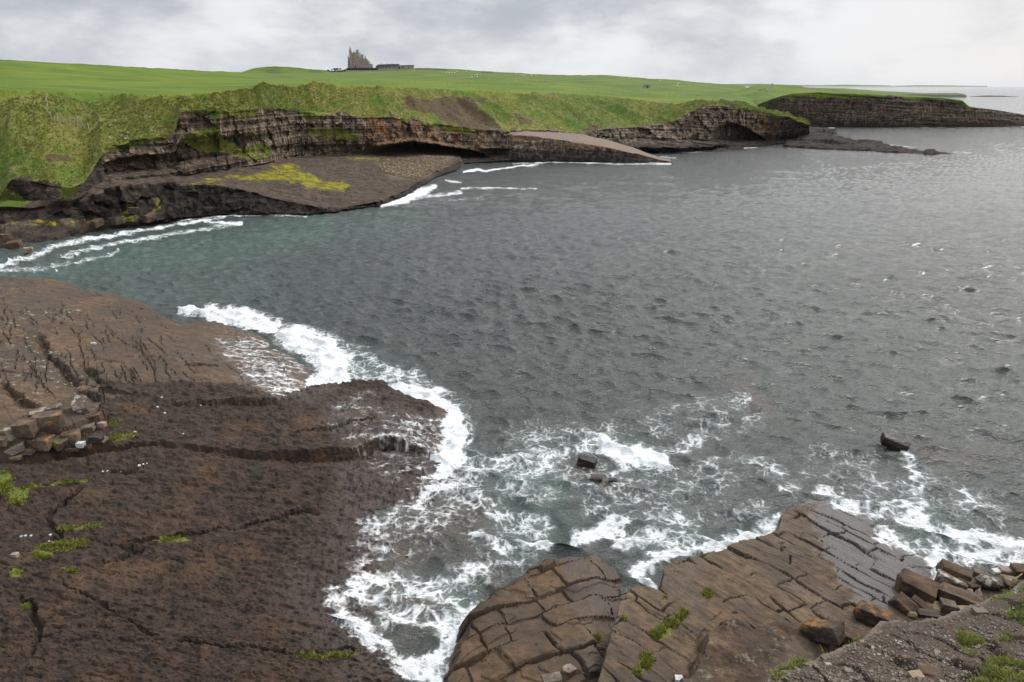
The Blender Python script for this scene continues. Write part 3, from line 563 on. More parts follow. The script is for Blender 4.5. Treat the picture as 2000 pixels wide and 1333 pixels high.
# second headland with its bedded cliff
Ub = np.arange(1340, 2160, 1.8)
simple_land('far_headland', [
 [(1340,262,'z',-.5),(1480,252,'z',-.5),(1560,250,'z',-.5),(1620,249,'z',-.5),(1800,250,'z',-.5),(2160,249,'z',-.5)],
 [(1340,240,'Y',340),(1480,245,'z',.3),(1560,247,'z',.2),(1620,247,'z',.1),(1800,248,'z',.1),(2160,247,'z',.1)],
 [(1340,215,'Y',345),(1440,212,'Y',348),(1470,212,'Y',350),(1480,205,'Y',352),(1510,193,'Y',362),(1545,183,'Y',372),(1600,181,'Y',376),(1700,184,'Y',376),(1800,190,'Y',376),(1840,192,'Y',376),(1880,197,'Y',376),(1892,209,'Y',376),(1950,216,'Y',378),(2000,225,'Y',380),(2060,236,'Y',380),(2160,246,'Y',380)],
 [(1340,185,'Y',400),(1400,181,'Y',410),(1440,179,'Y',415),(1470,168,'Y',425),(1500,164.5,'Y',430),(1540,167,'Y',430),(1600,173,'Y',420),(1700,180,'Y',415),(1800,188,'Y',405),(1880,196,'Y',395),(1892,208,'Y',390),(2000,224,'Y',390),(2160,246,'Y',390)],
 [(1340,200,'Y',470),(1500,185,'Y',480),(1700,205,'Y',450),(1880,225,'Y',430),(2160,247,'Y',410)]], Ub, [4, 60, 36, 8], 1, 1.0,
 lambda s, px, py, X, Y, Z: dict(rock=np.where(px > 1900, 1 - .4 * ss(s, 2.3, 2.6), 1 - ss(s + .5 * fbm2(X / 9, s * 3, 4, 241), 1.86, 2.02)) * ss(px, 1466, 1484), field=2.0 * np.ones_like(px), wet=np.clip((1 - ss(Z, .8, 3.6)) * .5 + .5 + .5 * fbm2(X / 18, Z / 3, 3, 3), 0, 1), stain=.2 * ss(s, 1.2, 1.4) * (s < 1.7)), sm=5)
Uc = np.arange(1540, 1890, 3)
simple_land('low_point', [
 [(1540,193,'z',-.5),(1890,191,'z',-.5)], [(1540,192,'z',.2),(1890,190.5,'z',.1)],
 [(1540,178,'Y',1330),(1700,183,'Y',1350),(1800,184.5,'Y',1370),(1884,185.5,'Y',1385),(1890,190,'Y',1386)],
 [(1540,171,'Y',1700),(1650,173,'Y',1650),(1720,178,'Y',1600),(1800,182,'Y',1500),(1870,182,'Y',1450),(1884,184,'Y',1430),(1890,189,'Y',1400)],
 [(1540,178,'Y',1900),(1890,190,'Y',1500)]], Uc, [2, 14, 8, 3], 1, 1.0,
 lambda s, px, py, X, Y, Z: dict(rock=1 - ss(s, 1.95, 2.2) * .9, field=2.0, wet=.8 * (s < 2)), sm=3)
Ue = np.arange(1892, 1990, 3)
simple_land('reef', [
 [(1892,190,'z',-1),(1990,190,'z',-1)], [(1892,189.3,'z',.1),(1990,189.3,'z',.1)],
 [(1892,189,'Y',1452),(1910,187.8,'Y',1455),(1930,187,'Y',1455),(1955,187.3,'Y',1455),(1990,189,'Y',1455)],
 [(1892,189,'Y',1490),(1930,186.8,'Y',1490),(1990,189,'Y',1490)], [(1892,191,'Y',1500),(1990,191,'Y',1500)]], Ue, [2, 6, 4, 2], 1, .8, lambda s, px, py, X, Y, Z: dict(rock=1, wet=.8), sm=3)
Uh = np.arange(470, 660, 3)
simple_land('hill', [[(470,150,'Y',860),(660,150,'Y',860)], [(470,142,'Y',880),(490,135,'Y',885),(515,131,'Y',890),(540,130,'Y',890),(570,131.5,'Y',890),(600,135,'Y',890),(640,138,'Y',885),(660,141,'Y',880)], [(470,150,'Y',960),(660,150,'Y',960)]], Uh, [20, 4], 5, 0, lambda s, px, py, X, Y, Z: dict(field=2.0), sm=7)
for i, (xs, Yd) in enumerate((([(1200,168.2),(1300,166.5),(1420,164.5),(1480,164),(1560,166.5),(1600,167),(1650,165.8),(1735,167.2),(1745,168.2)], 9000), ([(1740,168.2),(1790,166.9),(1850,167.2),(1930,168.3)], 12000))):
    Ud = np.arange(xs[0][0], xs[-1][0], 4)
    simple_land('distant_coast', [[(p, 169.6, 'Y', Yd) for p, q in xs], [(p, q, 'Y', Yd + 100) for p, q in xs], [(p, 169.6, 'Y', Yd + 900) for p, q in xs]], Ud, [6, 3], 5, 0, lambda s, px, py, X, Y, Z: dict(field=2.0, rock=.3), sm=3)

# ------------------------------------------------------------------ sea air over the whole view
hm = bpy.data.materials.new('sea_haze'); hm.use_nodes = True; ht = NT(hm.node_tree)
hv = ht.n('ShaderNodeVolumePrincipled', {'Color': (.86, .91, .97, 1), 'Density': .00002, 'Anisotropy': .2}); ht.n('ShaderNodeOutputMaterial', {'Volume': hv.outputs[0]})
bm = bmesh.new()
_v = [bm.verts.new(p) for p in ((-24000, -900, -4), (24000, -900, -4), (24000, 18500, -4), (-24000, 18500, -4), (-24000, -900, 95), (24000, -900, 95), (24000, 18500, 95), (-24000, 18500, 95))]
for f_ in ((3, 2, 1, 0), (4, 5, 6, 7), (0, 1, 5, 4), (1, 2, 6, 5), (2, 3, 7, 6), (3, 0, 4, 7)): bm.faces.new([_v[i] for i in f_])
tag(bm_obj('haze', bm, hm), None, None, None, 'stuff')

# ------------------------------------------------------------------ near platforms as slabs with steep edges
def slab_poly(poly, pl):
    z0, x0, y0, gx, gy = pl; out = []
    for px, py in poly:
        d = ray(px, py); k = (z0 - gx * x0 - gy * y0 - H) / (d[2] - gx * d[0] - gy * d[1]); out.append((d[0] * k, d[1] * k))
    return out
def slab_z(X, Y, pl, poly, k, wob=.35, seed=0, fade=None):
    z0, x0, y0, gx, gy = pl
    wx = X + wob * fbm2(X / 1.1, Y / 1.1, 4, seed) * 2; wy = Y + wob * fbm2(X / 1.1, Y / 1.1, 4, seed + 7) * 2
    s = sdpoly(wx, wy, slab_poly(poly, pl))
    return z0 + gx * (X - x0) + gy * (Y - y0) - k * np.maximum(0, s), s
def crackdepth(X, Y, pts, pl, wd):
    w_ = slab_poly(pts, pl); jx = X + .75 * fbm2(X / .8, Y / .8, 5, 3, .6); jy = Y + .75 * fbm2(X / .8, Y / .8, 5, 4, .6)
    d, par = dline(jx, jy, w_); wd = wd * (.55 + 1.1 * np.clip(.5 + 2 * fbm2(X / 1.4, Y / 1.4, 2, 8), 0, 1)); return ss(d, wd, wd * .25) * ss(par, 0, .12) * ss(par, 1, .88)
def pxgrid(px0, px1, sx, pys, z):
    PX, PYY = np.meshgrid(np.arange(px0, px1, sx), pys); d = ray(PX, PYY); k = (z - H) / d[2]; return d[0] * k, d[1] * k
# --- left
X, Y = pxgrid(-330, 960, 2.3, np.concatenate([np.arange(505, 1440, 2.2), np.arange(1440, 1900, 12)])[::-1], 2.0)
P1 = (0, -15.5, 47.5, -.190, -.155)
z1, s1 = slab_z(X, Y, P1, [(-330,515),(-150,528),(0,537),(90,541),(130,552),(158,570),(215,573),(262,588),(310,612),(345,625),(420,626),(470,645),(545,652),(600,690),(640,740),(600,785),(540,782),(300,778),(200,785),(185,815),(150,838),(60,850),(-330,856)], 4, .3, 11)
z1 = z1 - .25 * ss(X, -22, -14) + .9 * fbm2(X / 9, Y / 9, 3, 12) + .10 * fbm2(X / 1.4 + Y / 3, Y / .8, 4, 14)
Zp2 = (0, -4.6, 30, -.235, -.01)
P3 = (0.0, -6.1, 28, -.235, -.012)
P2 = (.85, -6.1, 32, -.15, -.010)
P2b = (1.75, -6.1, 34, -.09, -.01)
z3, s3 = slab_z(X, Y, P3, [(-600,905),(-20,895),(60,888),(150,880),(300,872),(420,878),(560,890),(700,892),(860,888),(980,910),(960,1000),(900,1100),(900,1300),(920,1500),(-600,2600)], 4, .3, 21)
z2, s2 = slab_z(X, Y, P2, [(-500,800),(190,800),(230,790),(540,792),(560,778),(590,766),(610,758),(680,752),(745,750),(765,762),(860,790),(960,800),(960,905),(880,878),(745,858),(690,880),(600,886),(500,884),(300,871),(150,878),(-500,890)], 7, .12, 31)
z2b, s2b = slab_z(X, Y, P2b, [(170,775),(215,758),(300,754),(430,755),(480,760),(545,782),(500,790),(380,792),(270,800),(200,805)], 7, .12, 41)
lay = fbm2(X / 3.2, Y / 1.5, 3, 16)
shore = np.interp(Y, [12, 18, 19.6, 21.4, 23.1, 25.1, 28.2, 31.4, 34.6, 40.6, 43.9, 50], [-3.5, -4.8, -5.7, -6.9, -8.1, -8.2, -7.5, -4.9, -4.1, -5.1, -8.7, -14]) + 1.1 * fbm2(X / 2.5, Y / 2.5, 3, 211)
z3 = np.where(s3 < 0, .21 * (shore - X), -.21 * 0 + .21 * (shore - X) - 4 * np.maximum(0, s3)); z3 = np.where(z3 > 0, z3 * (1 - .55 * ss(Y, 30, 33.5)), z3)
z2 = np.minimum(z2, (shore - X) * .42 + .02); z2b = np.minimum(z2b, (shore - X) * .5)
Z = np.maximum.reduce([z1, z3, z2, z2b, np.full(X.shape, -1.2)])
which = np.argmax(np.stack([z1, z3, z2, z2b]), 0)
dk = (which > 0).astype(float)
bumpy = .30 * (np.abs(fbm2(X / .80, Y / .30, 4, 17, .6)) - .12) + .26 * (np.abs(fbm2(X / .34, Y / .15, 3, 215)) - .1) + .40 * np.floor(7 * (fbm2(X / 9 + Y / 20, Y / 1.5 - X / 30, 4, 232) + .5)) / 7 + .14 * fbm2(X / .60, Y / .28, 4, 216, .6) + .10 * (1 - 2 * np.abs(fbm2(X / .8, Y / .35, 3, 99))) + .30 * fbm2(X / 2.6, Y / 1.8, 3, 18)
b1, b2, bc = voro(X / .42 + .5 * fbm2(X, Y, 2, 1), Y / .30 + .5 * fbm2(X, Y, 2, 2), 19)
rid = np.abs(fbm2(X / 1.2, Y / .55, 4, 20)); bumpy += -.06 * ss(rid, .04, 0.0) * (fbm2(X / 2, Y / 2, 2, 92) > 0) + .04 * ss(b2 - b1, .02, .4) * bc
Z += dk * bumpy
Z = np.where((X < shore - 1.4) & (which == 1), np.maximum(Z, .12 + .1 * fbm2(X / .6, Y / .4, 3, 5)), Z)
# parting lines: long open cracks
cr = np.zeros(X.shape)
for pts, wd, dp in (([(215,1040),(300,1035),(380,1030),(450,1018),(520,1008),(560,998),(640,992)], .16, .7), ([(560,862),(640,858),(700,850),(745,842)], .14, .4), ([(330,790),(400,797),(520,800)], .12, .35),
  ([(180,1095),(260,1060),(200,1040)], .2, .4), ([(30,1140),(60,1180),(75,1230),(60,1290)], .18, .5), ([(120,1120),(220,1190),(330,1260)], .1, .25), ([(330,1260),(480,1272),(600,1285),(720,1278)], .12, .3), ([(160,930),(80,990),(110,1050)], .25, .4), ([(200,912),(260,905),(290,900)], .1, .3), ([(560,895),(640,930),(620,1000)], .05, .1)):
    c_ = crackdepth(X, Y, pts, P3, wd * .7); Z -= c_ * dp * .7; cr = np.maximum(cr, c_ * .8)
# dark shadowed face below the step at mid right
# joints of the pale upper slab, running down to the right
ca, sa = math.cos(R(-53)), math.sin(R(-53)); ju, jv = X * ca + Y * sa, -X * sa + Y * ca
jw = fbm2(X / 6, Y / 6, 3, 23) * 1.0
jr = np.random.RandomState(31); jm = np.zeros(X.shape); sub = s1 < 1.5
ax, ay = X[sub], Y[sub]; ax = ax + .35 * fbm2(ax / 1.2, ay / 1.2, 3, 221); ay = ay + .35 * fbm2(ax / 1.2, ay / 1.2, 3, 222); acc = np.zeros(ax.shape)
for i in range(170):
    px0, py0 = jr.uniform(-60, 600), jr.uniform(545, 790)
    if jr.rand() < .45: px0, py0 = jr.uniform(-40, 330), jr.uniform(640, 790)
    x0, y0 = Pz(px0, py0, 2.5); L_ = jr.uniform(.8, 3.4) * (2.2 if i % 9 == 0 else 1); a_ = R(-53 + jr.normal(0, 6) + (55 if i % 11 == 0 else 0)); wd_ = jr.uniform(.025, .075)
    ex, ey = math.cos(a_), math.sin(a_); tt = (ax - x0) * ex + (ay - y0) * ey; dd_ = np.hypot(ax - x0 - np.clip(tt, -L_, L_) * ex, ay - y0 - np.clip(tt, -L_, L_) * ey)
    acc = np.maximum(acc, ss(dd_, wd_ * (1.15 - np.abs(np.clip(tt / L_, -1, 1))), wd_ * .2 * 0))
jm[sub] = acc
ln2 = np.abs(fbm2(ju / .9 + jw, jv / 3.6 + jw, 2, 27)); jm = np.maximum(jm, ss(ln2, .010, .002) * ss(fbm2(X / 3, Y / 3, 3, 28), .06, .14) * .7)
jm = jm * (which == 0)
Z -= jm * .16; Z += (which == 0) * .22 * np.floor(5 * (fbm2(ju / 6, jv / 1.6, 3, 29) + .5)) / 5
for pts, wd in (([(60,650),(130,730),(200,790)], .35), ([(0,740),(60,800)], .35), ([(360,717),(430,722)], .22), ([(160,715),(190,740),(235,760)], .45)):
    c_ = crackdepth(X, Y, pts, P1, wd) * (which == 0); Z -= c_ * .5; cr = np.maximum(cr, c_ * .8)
px_, py_ = proj(X, Y, Z)
lichL = (which == 0) * np.maximum.reduce([ss(dline(px_, py_, [(-40,600),(20,640),(60,690),(130,730),(180,770)])[0], 60, 8) * .95, ss(dline(px_, py_, [(-40,660),(0,720),(60,790)])[0], 40, 6), ss(dline(px_, py_, [(60,612),(150,612)])[0], 22, 4) * .9, ss(dline(px_, py_, [(-40,570),(20,562)])[0], 16, 4), ss(dline(px_, py_, [(-60,620),(-60,800)])[0], 50, 4)])
mossL = region(px_, py_, [[(-40,920),(20,918),(24,950),(48,950),(130,940),(178,934),(172,942),(60,955),(50,985),(18,985),(15,968),(-40,962)], [(110,1030),(150,1026),(205,1025),(195,1032),(115,1036)], [(66,1072),(100,1062),(165,1055),(170,1068),(110,1078),(95,1092),(68,1090)], [(215,823),(235,820),(235,832),(215,834)], [(210,850),(245,848),(275,846),(262,858),(225,864)], [(255,1050),(320,1048),(390,1054),(320,1060)], [(18,1112),(40,1108),(44,1125),(22,1128)], [(40,1175),(62,1175),(55,1192),(40,1190)], [(120,1105),(150,1110),(152,1120),(130,1118)], [(560,1278),(640,1280),(700,1278),(690,1284),(600,1286)]], 4) * dk
foamL = foam_at(px_, py_) * (1 - ss(Z, -.1, .45)) + 0
wash = region(px_, py_, [[(395,700),(430,650),(540,650),(610,690),(630,780),(560,778),(470,740)], [(640,800),(720,770),(860,800),(900,960),(760,950),(700,880)], [(560,760),(600,740),(610,780)], [(380,700),(470,640),(480,648),(400,712)]], 26)
streak = fbm2((X * .92 + Y * .38) / 1.6, (Y * .92 - X * .38) / .28, 3, 91)
foamL = np.clip(np.maximum(foamL * ss(Z, .6, .1), wash * ss(Z, 2.8, .8) * (.37 - .07 * (which > 0) + .75 * streak)), 0, 1.1)
wetL = np.maximum(ss(Z, .75, .15), wash * .9)
wetL = np.maximum(wetL, ss(px_, 625, 680) * (which > 0) * ss(py_, 860, 900) * .9)
tintL = (which == 0) * 1.0
tintL = tintL * ss(px_ + (py_ - 600) * .25, -150, 120) + (which == 0) * .15
# drifts of broken stone where the slabs meet
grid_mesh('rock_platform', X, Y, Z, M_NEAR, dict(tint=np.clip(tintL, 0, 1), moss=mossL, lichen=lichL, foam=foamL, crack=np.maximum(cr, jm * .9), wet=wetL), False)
NL = (X.copy(), Y.copy(), Z.copy())

# --- right: jointed pavement
X, Y = pxgrid(790, 2300, 2.1, np.concatenate([np.arange(945, 1440, 1.9), np.arange(1440, 1900, 12)])[::-1], 1.0)
PB = (0, 17.1, 27.3, -.142, -.045)
PA = (.75, 4, 22, -.03, -.05)
zb, sb = slab_z(X, Y, PB, [(1150,1600),(1168,1340),(1182,1290),(1190,1240),(1205,1205),(1212,1180),(1232,1150),(1258,1145),(1288,1155),(1296,1128),(1296,1108),(1320,1095),(1352,1092),(1385,1082),(1412,1076),(1445,1062),(1487,1052),(1500,1044),(1522,1038),(1522,1010),(1545,992),(1582,975),(1625,984),(1662,1000),(1700,1010),(1760,1060),(1830,1090),(1860,1160),(1900,1300),(1900,1600)], 7, .12, 51)
za, sa_ = slab_z(X, Y, PA, [(850,1600),(862,1334),(900,1268),(925,1205),(960,1170),(995,1132),(1030,1118),(1070,1098),(1108,1084),(1160,1083),(1205,1098),(1235,1135),(1300,1160),(1300,1600)], 1.9, .3, 52)
ca, sa = math.cos(R(-50)), math.sin(R(-50)); wv = fbm2(X / 3.2, Y / 3.2, 3, 53) * 1.3
u_, v_ = X * ca + Y * sa + wv, -X * sa + Y * ca + wv
def courses(u, v, wv_, lu, seed):
    # courses of blocks: ragged rows split by staggered cross joints -> distance to nearest joint, block id
    v = v + .30 * fbm2(u / 1.1, v / .8, 4, seed + 1) ; u = u + .42 * fbm2(u / .6, v / .8, 4, seed + 2)
    r = v / wv_; k0 = np.floor(r); z = np.zeros_like(k0)
    e0 = k0 + .55 * (_h(k0, z, z, seed) - .5); e1 = k0 + 1 + .55 * (_h(k0 + 1, z, z, seed) - .5)
    kk_ = np.where(r < e0, k0 - 1, np.where(r > e1, k0 + 1, k0))
    lo = kk_ + .55 * (_h(kk_, z, z, seed) - .5); hi = kk_ + 1 + .55 * (_h(kk_ + 1, z, z, seed) - .5)
    dv = np.minimum(r - lo, hi - r) * wv_
    q = u / lu + 7.3 * _h(kk_, z + 5, z, seed); j0 = np.floor(q)
    f0 = j0 + .7 * (_h(j0, kk_, z, seed) - .5); f1_ = j0 + 1 + .7 * (_h(j0 + 1, kk_, z, seed) - .5)
    jj = np.where(q < f0, j0 - 1, np.where(q > f1_, j0 + 1, j0))
    lo2 = jj + .7 * (_h(jj, kk_, z, seed) - .5); hi2 = jj + 1 + .7 * (_h(jj + 1, kk_, z, seed) - .5)
    du = np.minimum(q - lo2, hi2 - q) * lu
    return dv, du, _h(jj, kk_, z + 3, seed)
dv_, du_, qc = courses(u_, v_, .82, 1.9, 54)
open_ = ss(fbm2(X / 1.6, Y / 1.6, 3, 58), -.12, .14)
open2 = ss(fbm2(X / 1.3, Y / 1.3, 3, 68), -.10, .10)
gap = np.minimum(dv_ / (.25 + open_), du_ / (.25 + open2)); ckb = np.maximum(ss(dv_, .012 + .036 * open_, .008) * (.10 + .9 * open_), ss(du_, .012 + .042 * open2, .008) * (.10 + .9 * open2))
blk = (qc - .5) * .20 * (open_ * .7 + .3); rnd = ss(np.minimum(dv_, du_), 0, .22)
ca2, sa2 = math.cos(R(28)), math.sin(R(28)); ua, va = X * ca2 + Y * sa2 + .5 * fbm2(X / 3, Y / 3, 2, 94), -X * sa2 + Y * ca2 + .5 * fbm2(X / 3, Y / 3, 2, 95)
dva, dua, qd = courses(ua, va, 1.05, 1.7, 56); opa = ss(fbm2(X / 1.6, Y / 1.6, 3, 96), -.10, .10)
gapa = np.minimum(dva, dua) / (.15 + opa)
fadeB = ss(sb, -.05, -1.2)
zb = zb + .16 * np.floor(6 * (fbm2(u_ / 5, v_ / 1.6, 3, 233) + .5)) / 6 + blk * .8 + .022 * rnd - .20 * ckb * (.45 + .55 * ss(fbm2(X / 1.5, Y / 1.5, 2, 58), -.2, .1)) + .06 * fbm2(X / .7, Y / .7, 4, 57) + .012 * np.sin(v_ * 21 + 3 * fbm2(X, Y, 2, 6))
za = za + .60 * fbm2(X / 2.4, Y / 2.4, 3, 59) + (qd - .5) * .26 * ss(np.minimum(dva, dua), 0, .12) - .18 * ss(gapa, .08, .01) + .22 * np.floor(4 * (fbm2(ua / 2, va / 1.2, 3, 97) + .5)) / 4 + .07 * fbm2(X / .5, Y / .5, 4, 60)
za -= .45 * ss(proj(X, Y, za)[0], 1150, 1210)
zc, sc_ = slab_z(X, Y, (PB[0] + .55,) + PB[1:], [(1340,1600),(1352,1334),(1385,1268),(1405,1238),(1450,1225),(1475,1232),(1500,1215),(1540,1208),(1572,1212),(1620,1240),(1640,1600)], 2.2, .6, 61)
zc = zc + .75 * fbm2(X / 1.5, Y / 1.5, 5, 62) + .12 * fbm2(X / .3, Y / .3, 3, 98)
PD = (.7, 17, 20, 0, -.14)
zd, sdd = slab_z(X, Y, PD, [(1690,1600),(1700,1240),(1735,1205),(1745,1170),(1800,1150),(1840,1130),(1880,1112),(2000,1108),(2300,1095),(2500,1600)], 1.2, .3, 63); zd = zd + .35 * fbm2(X / 1.0, Y / 1.0, 4, 64)
Z = np.maximum.reduce([za, zb, zc, zd, np.full(X.shape, -1.2)]); which = np.argmax(np.stack([za, zb, zc, zd]), 0)
for (a, b, rr, hh) in ((1742, 868, 1.0, 0), ): pass
px_, py_ = proj(X, Y, Z)
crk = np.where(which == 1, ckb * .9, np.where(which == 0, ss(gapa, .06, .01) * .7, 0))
wetR = np.maximum(ss(Z, .50, .12), (which == 1) * region(px_, py_, [[(1585,960),(1720,1000),(1850,1100),(1850,1180),(1690,1200),(1660,1160),(1640,1110),(1600,1060),(1590,1010)]], 14))
wetR = np.maximum(wetR, (which == 0) * region(px_, py_, [[(1060,1070),(1240,1080),(1250,1160),(1190,1200),(1190,1333),(1150,1333),(1150,1200),(1120,1120)]], 14) * .8)
tintR = np.where(which == 0, 1.15 + .35 * fbm2(X / 2, Y / 2, 2, 65), np.where(which == 1, 1.35 + .35 * ss(fbm2(X / 3, Y / 3, 2, 66), -.1, .15), np.where(which == 2, .62 + .9 * ss(fbm2(X / .9, Y / .9, 3, 90), -.02, .1), .1)))
tintR = tintR + (which == 1) * (wetR > .5) * .7 - (which == 0) * ss(sa_, -.5, .2) * .9
mossR = region(px_, py_, [[(1270,1240),(1300,1215),(1330,1190),(1345,1195),(1310,1240),(1285,1255)], [(1238,1320),(1262,1275),(1278,1290),(1250,1320)], [(1370,1160),(1388,1150),(1385,1172)], [(1290,1170),(1300,1162),(1302,1180)], [(1155,1242),(1172,1240),(1170,1256)], [(1215,1205),(1235,1208),(1225,1212)]], 2.5) * .95
lichR = (which == 2) * .40 + (which == 1) * ss(sb, -.35, -.05) * .35 * ss(py_, 1120, 1180)
foamR = foam_at(px_, py_) * ss(Z, .30, .05)
foamR = np.maximum(foamR, (which == 1) * (wetR > .4) * ckb * .62 * ss(fbm2(X / .9, Y / .9, 3, 67), .02, .16))
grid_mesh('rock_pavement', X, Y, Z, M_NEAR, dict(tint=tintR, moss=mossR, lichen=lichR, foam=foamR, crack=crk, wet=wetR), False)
NR = (X.copy(), Y.copy(), Z.copy())

# --- low strata fingers in the cove and the spit off the point
X, Y = pxgrid(1180, 1890, 2.0, np.arange(230, 330, .5)[::-1], .4)
Z = np.full(X.shape, -1.5)
for i, (poly, z0) in enumerate((([(1540,264),(1600,266),(1660,272),(1720,274),(1740,283),(1800,291),(1862,298),(1850,299.5),(1760,296),(1690,291),(1600,287),(1535,282)], 1.1), ([(1560,253),(1600,257),(1680,273),(1660,275),(1620,271),(1560,268)], 2.2), ([(1555,245),(1590,247),(1632,252),(1590,254),(1555,253)], 1.0),
        ([(1300,280),(1400,284),(1420,290),(1408,294),(1340,293),(1290,290)], 1.0), ([(1380,276),(1440,283),(1462,289),(1440,290),(1390,286)], 1.0), ([(1190,296),(1300,298),(1310,301),(1240,303),(1190,301)], .5), ([(1250,318),(1300,318.5),(1305,321),(1255,321)], .5), ([(1810,292),(1822,290),(1835,295),(1820,298),(1808,297)], 1.5))):
    zz, s_ = slab_z(X, Y, (z0, 60, 250, 0, .02), poly, 1.3, .5, 100 + i); Z = np.maximum(Z, zz - .3 + 1.6 * fbm2(X / 5, Y / 3.5, 4, 110 + i) + .4 * fbm2(Y / .9, X / 20, 2, 130 + i))
grid_mesh('reef', X, Y, Z, M_FAR, {k: np.full(X.shape, float(v)) for k, v in dict(rock=1, soil=0, moss=0, field=0, wet=.95, stain=0, foam=0, pale=0).items()}, False)

# --- eroding earth bank in the foreground
PK = (8.0, 8.9, 12.7, .02, -.60)
PXk, PYk = np.meshgrid(np.arange(1330, 2500, 2.2), np.concatenate([np.arange(1060, 1440, 2.0), np.arange(1440, 3400, 30)])[::-1])
dr = ray(PXk, PYk); kk = (PK[0] - PK[3] * PK[1] - PK[4] * PK[2] - H) / (dr[2] - PK[3] * dr[0] - PK[4] * dr[1]); X, Y = dr[0] * kk, dr[1] * kk
zk, sk = slab_z(X, Y, PK, [(1380,3600),(1440,1500),(1492,1334),(1520,1312),(1562,1292),(1610,1278),(1650,1262),(1700,1238),(1722,1212),(1752,1206),(1775,1210),(1830,1204),(1880,1190),(1915,1172),(1960,1158),(2000,1140),(2120,1100),(2600,1060),(3200,1500),(3200,3600)], 2.2, .16, 71)
zk = zk + .36 * fbm2(X / 1.1, Y / 1.1, 5, 72, .55) + .10 * fbm2(X / .28, Y / .28, 3, 74) + .35 * ss(sk, -.5, 0) * 0 - .25 * ss(np.abs(fbm2(X / .9, Y / 2.2, 3, 73)), .06, 0) * ss(sk, -.1, -.6)
kp1, kp2, kpc = voro(X / .075, Y / .075, 75); zk += .028 * ss(kp1, .5, .1) * (kpc > .62)
px_, py_ = proj(X, Y, zk)
mossK = region(px_, py_, [[(1490,1334),(1540,1290),(1560,1262),(1600,1255),(1612,1276),(1570,1292),(1520,1325)], [(1645,1262),(1670,1242),(1690,1236),(1680,1256)], [(1860,1250),(1880,1225),(1915,1240),(1925,1262),(1900,1285),(1880,1275)], [(1940,1240),(1975,1238),(1985,1260),(1950,1258)], [(1930,1168),(2000,1132),(2100,1110),(2100,1128),(1960,1170)], [(1960,1180),(2010,1170),(2010,1230),(1985,1220)], [(1890,1310),(1960,1290),(2010,1300),(2010,1340),(1890,1340)]], 10) * .72
grid_mesh('earth_bank', X, Y, zk, M_BANK, dict(moss=mossK, edge=ss(sk, -.22, -.02) * (sk < .1)), False)
NK = (X.copy(), Y.copy(), zk.copy())

# ------------------------------------------------------------------ ray casting onto the finished ground
def bvh(g, st):
    A = np.stack([q[::st, ::st] for q in g], -1); nr, nc = A.shape[:2]; idx = np.arange(nr * nc).reshape(nr, nc)
    q = np.stack([idx[:-1, :-1], idx[:-1, 1:], idx[1:, 1:], idx[1:, :-1]], -1).reshape(-1, 4)
    return BVHTree.FromPolygons(A.reshape(-1, 3).tolist(), q.tolist())
BV = {'L': bvh(NL, 3), 'R': bvh(NR, 3), 'K': bvh(NK, 3), 'H': bvh((GX, GY, GZ), 2)}
def cast(px, py, which='LRKH'):
    o = Vector((0, 0, H)); d = Vector(ray(px, py)).normalized(); best = None
    for c in which:
        h_ = BV[c].ray_cast(o, d)
        if h_[0] is not None and (best is None or h_[3] < best[3]): best = h_
    return best[0] if best else None
def ground(x, y, which='LRKH', z=60):
    best = -1.0
    for c in which:
        h_ = BV[c].ray_cast(Vector((x, y, z)), Vector((0, 0, -1)))
        if h_[0] is not None: best = max(best, h_[0].z)
    return best
rnd_ = random.Random(7)
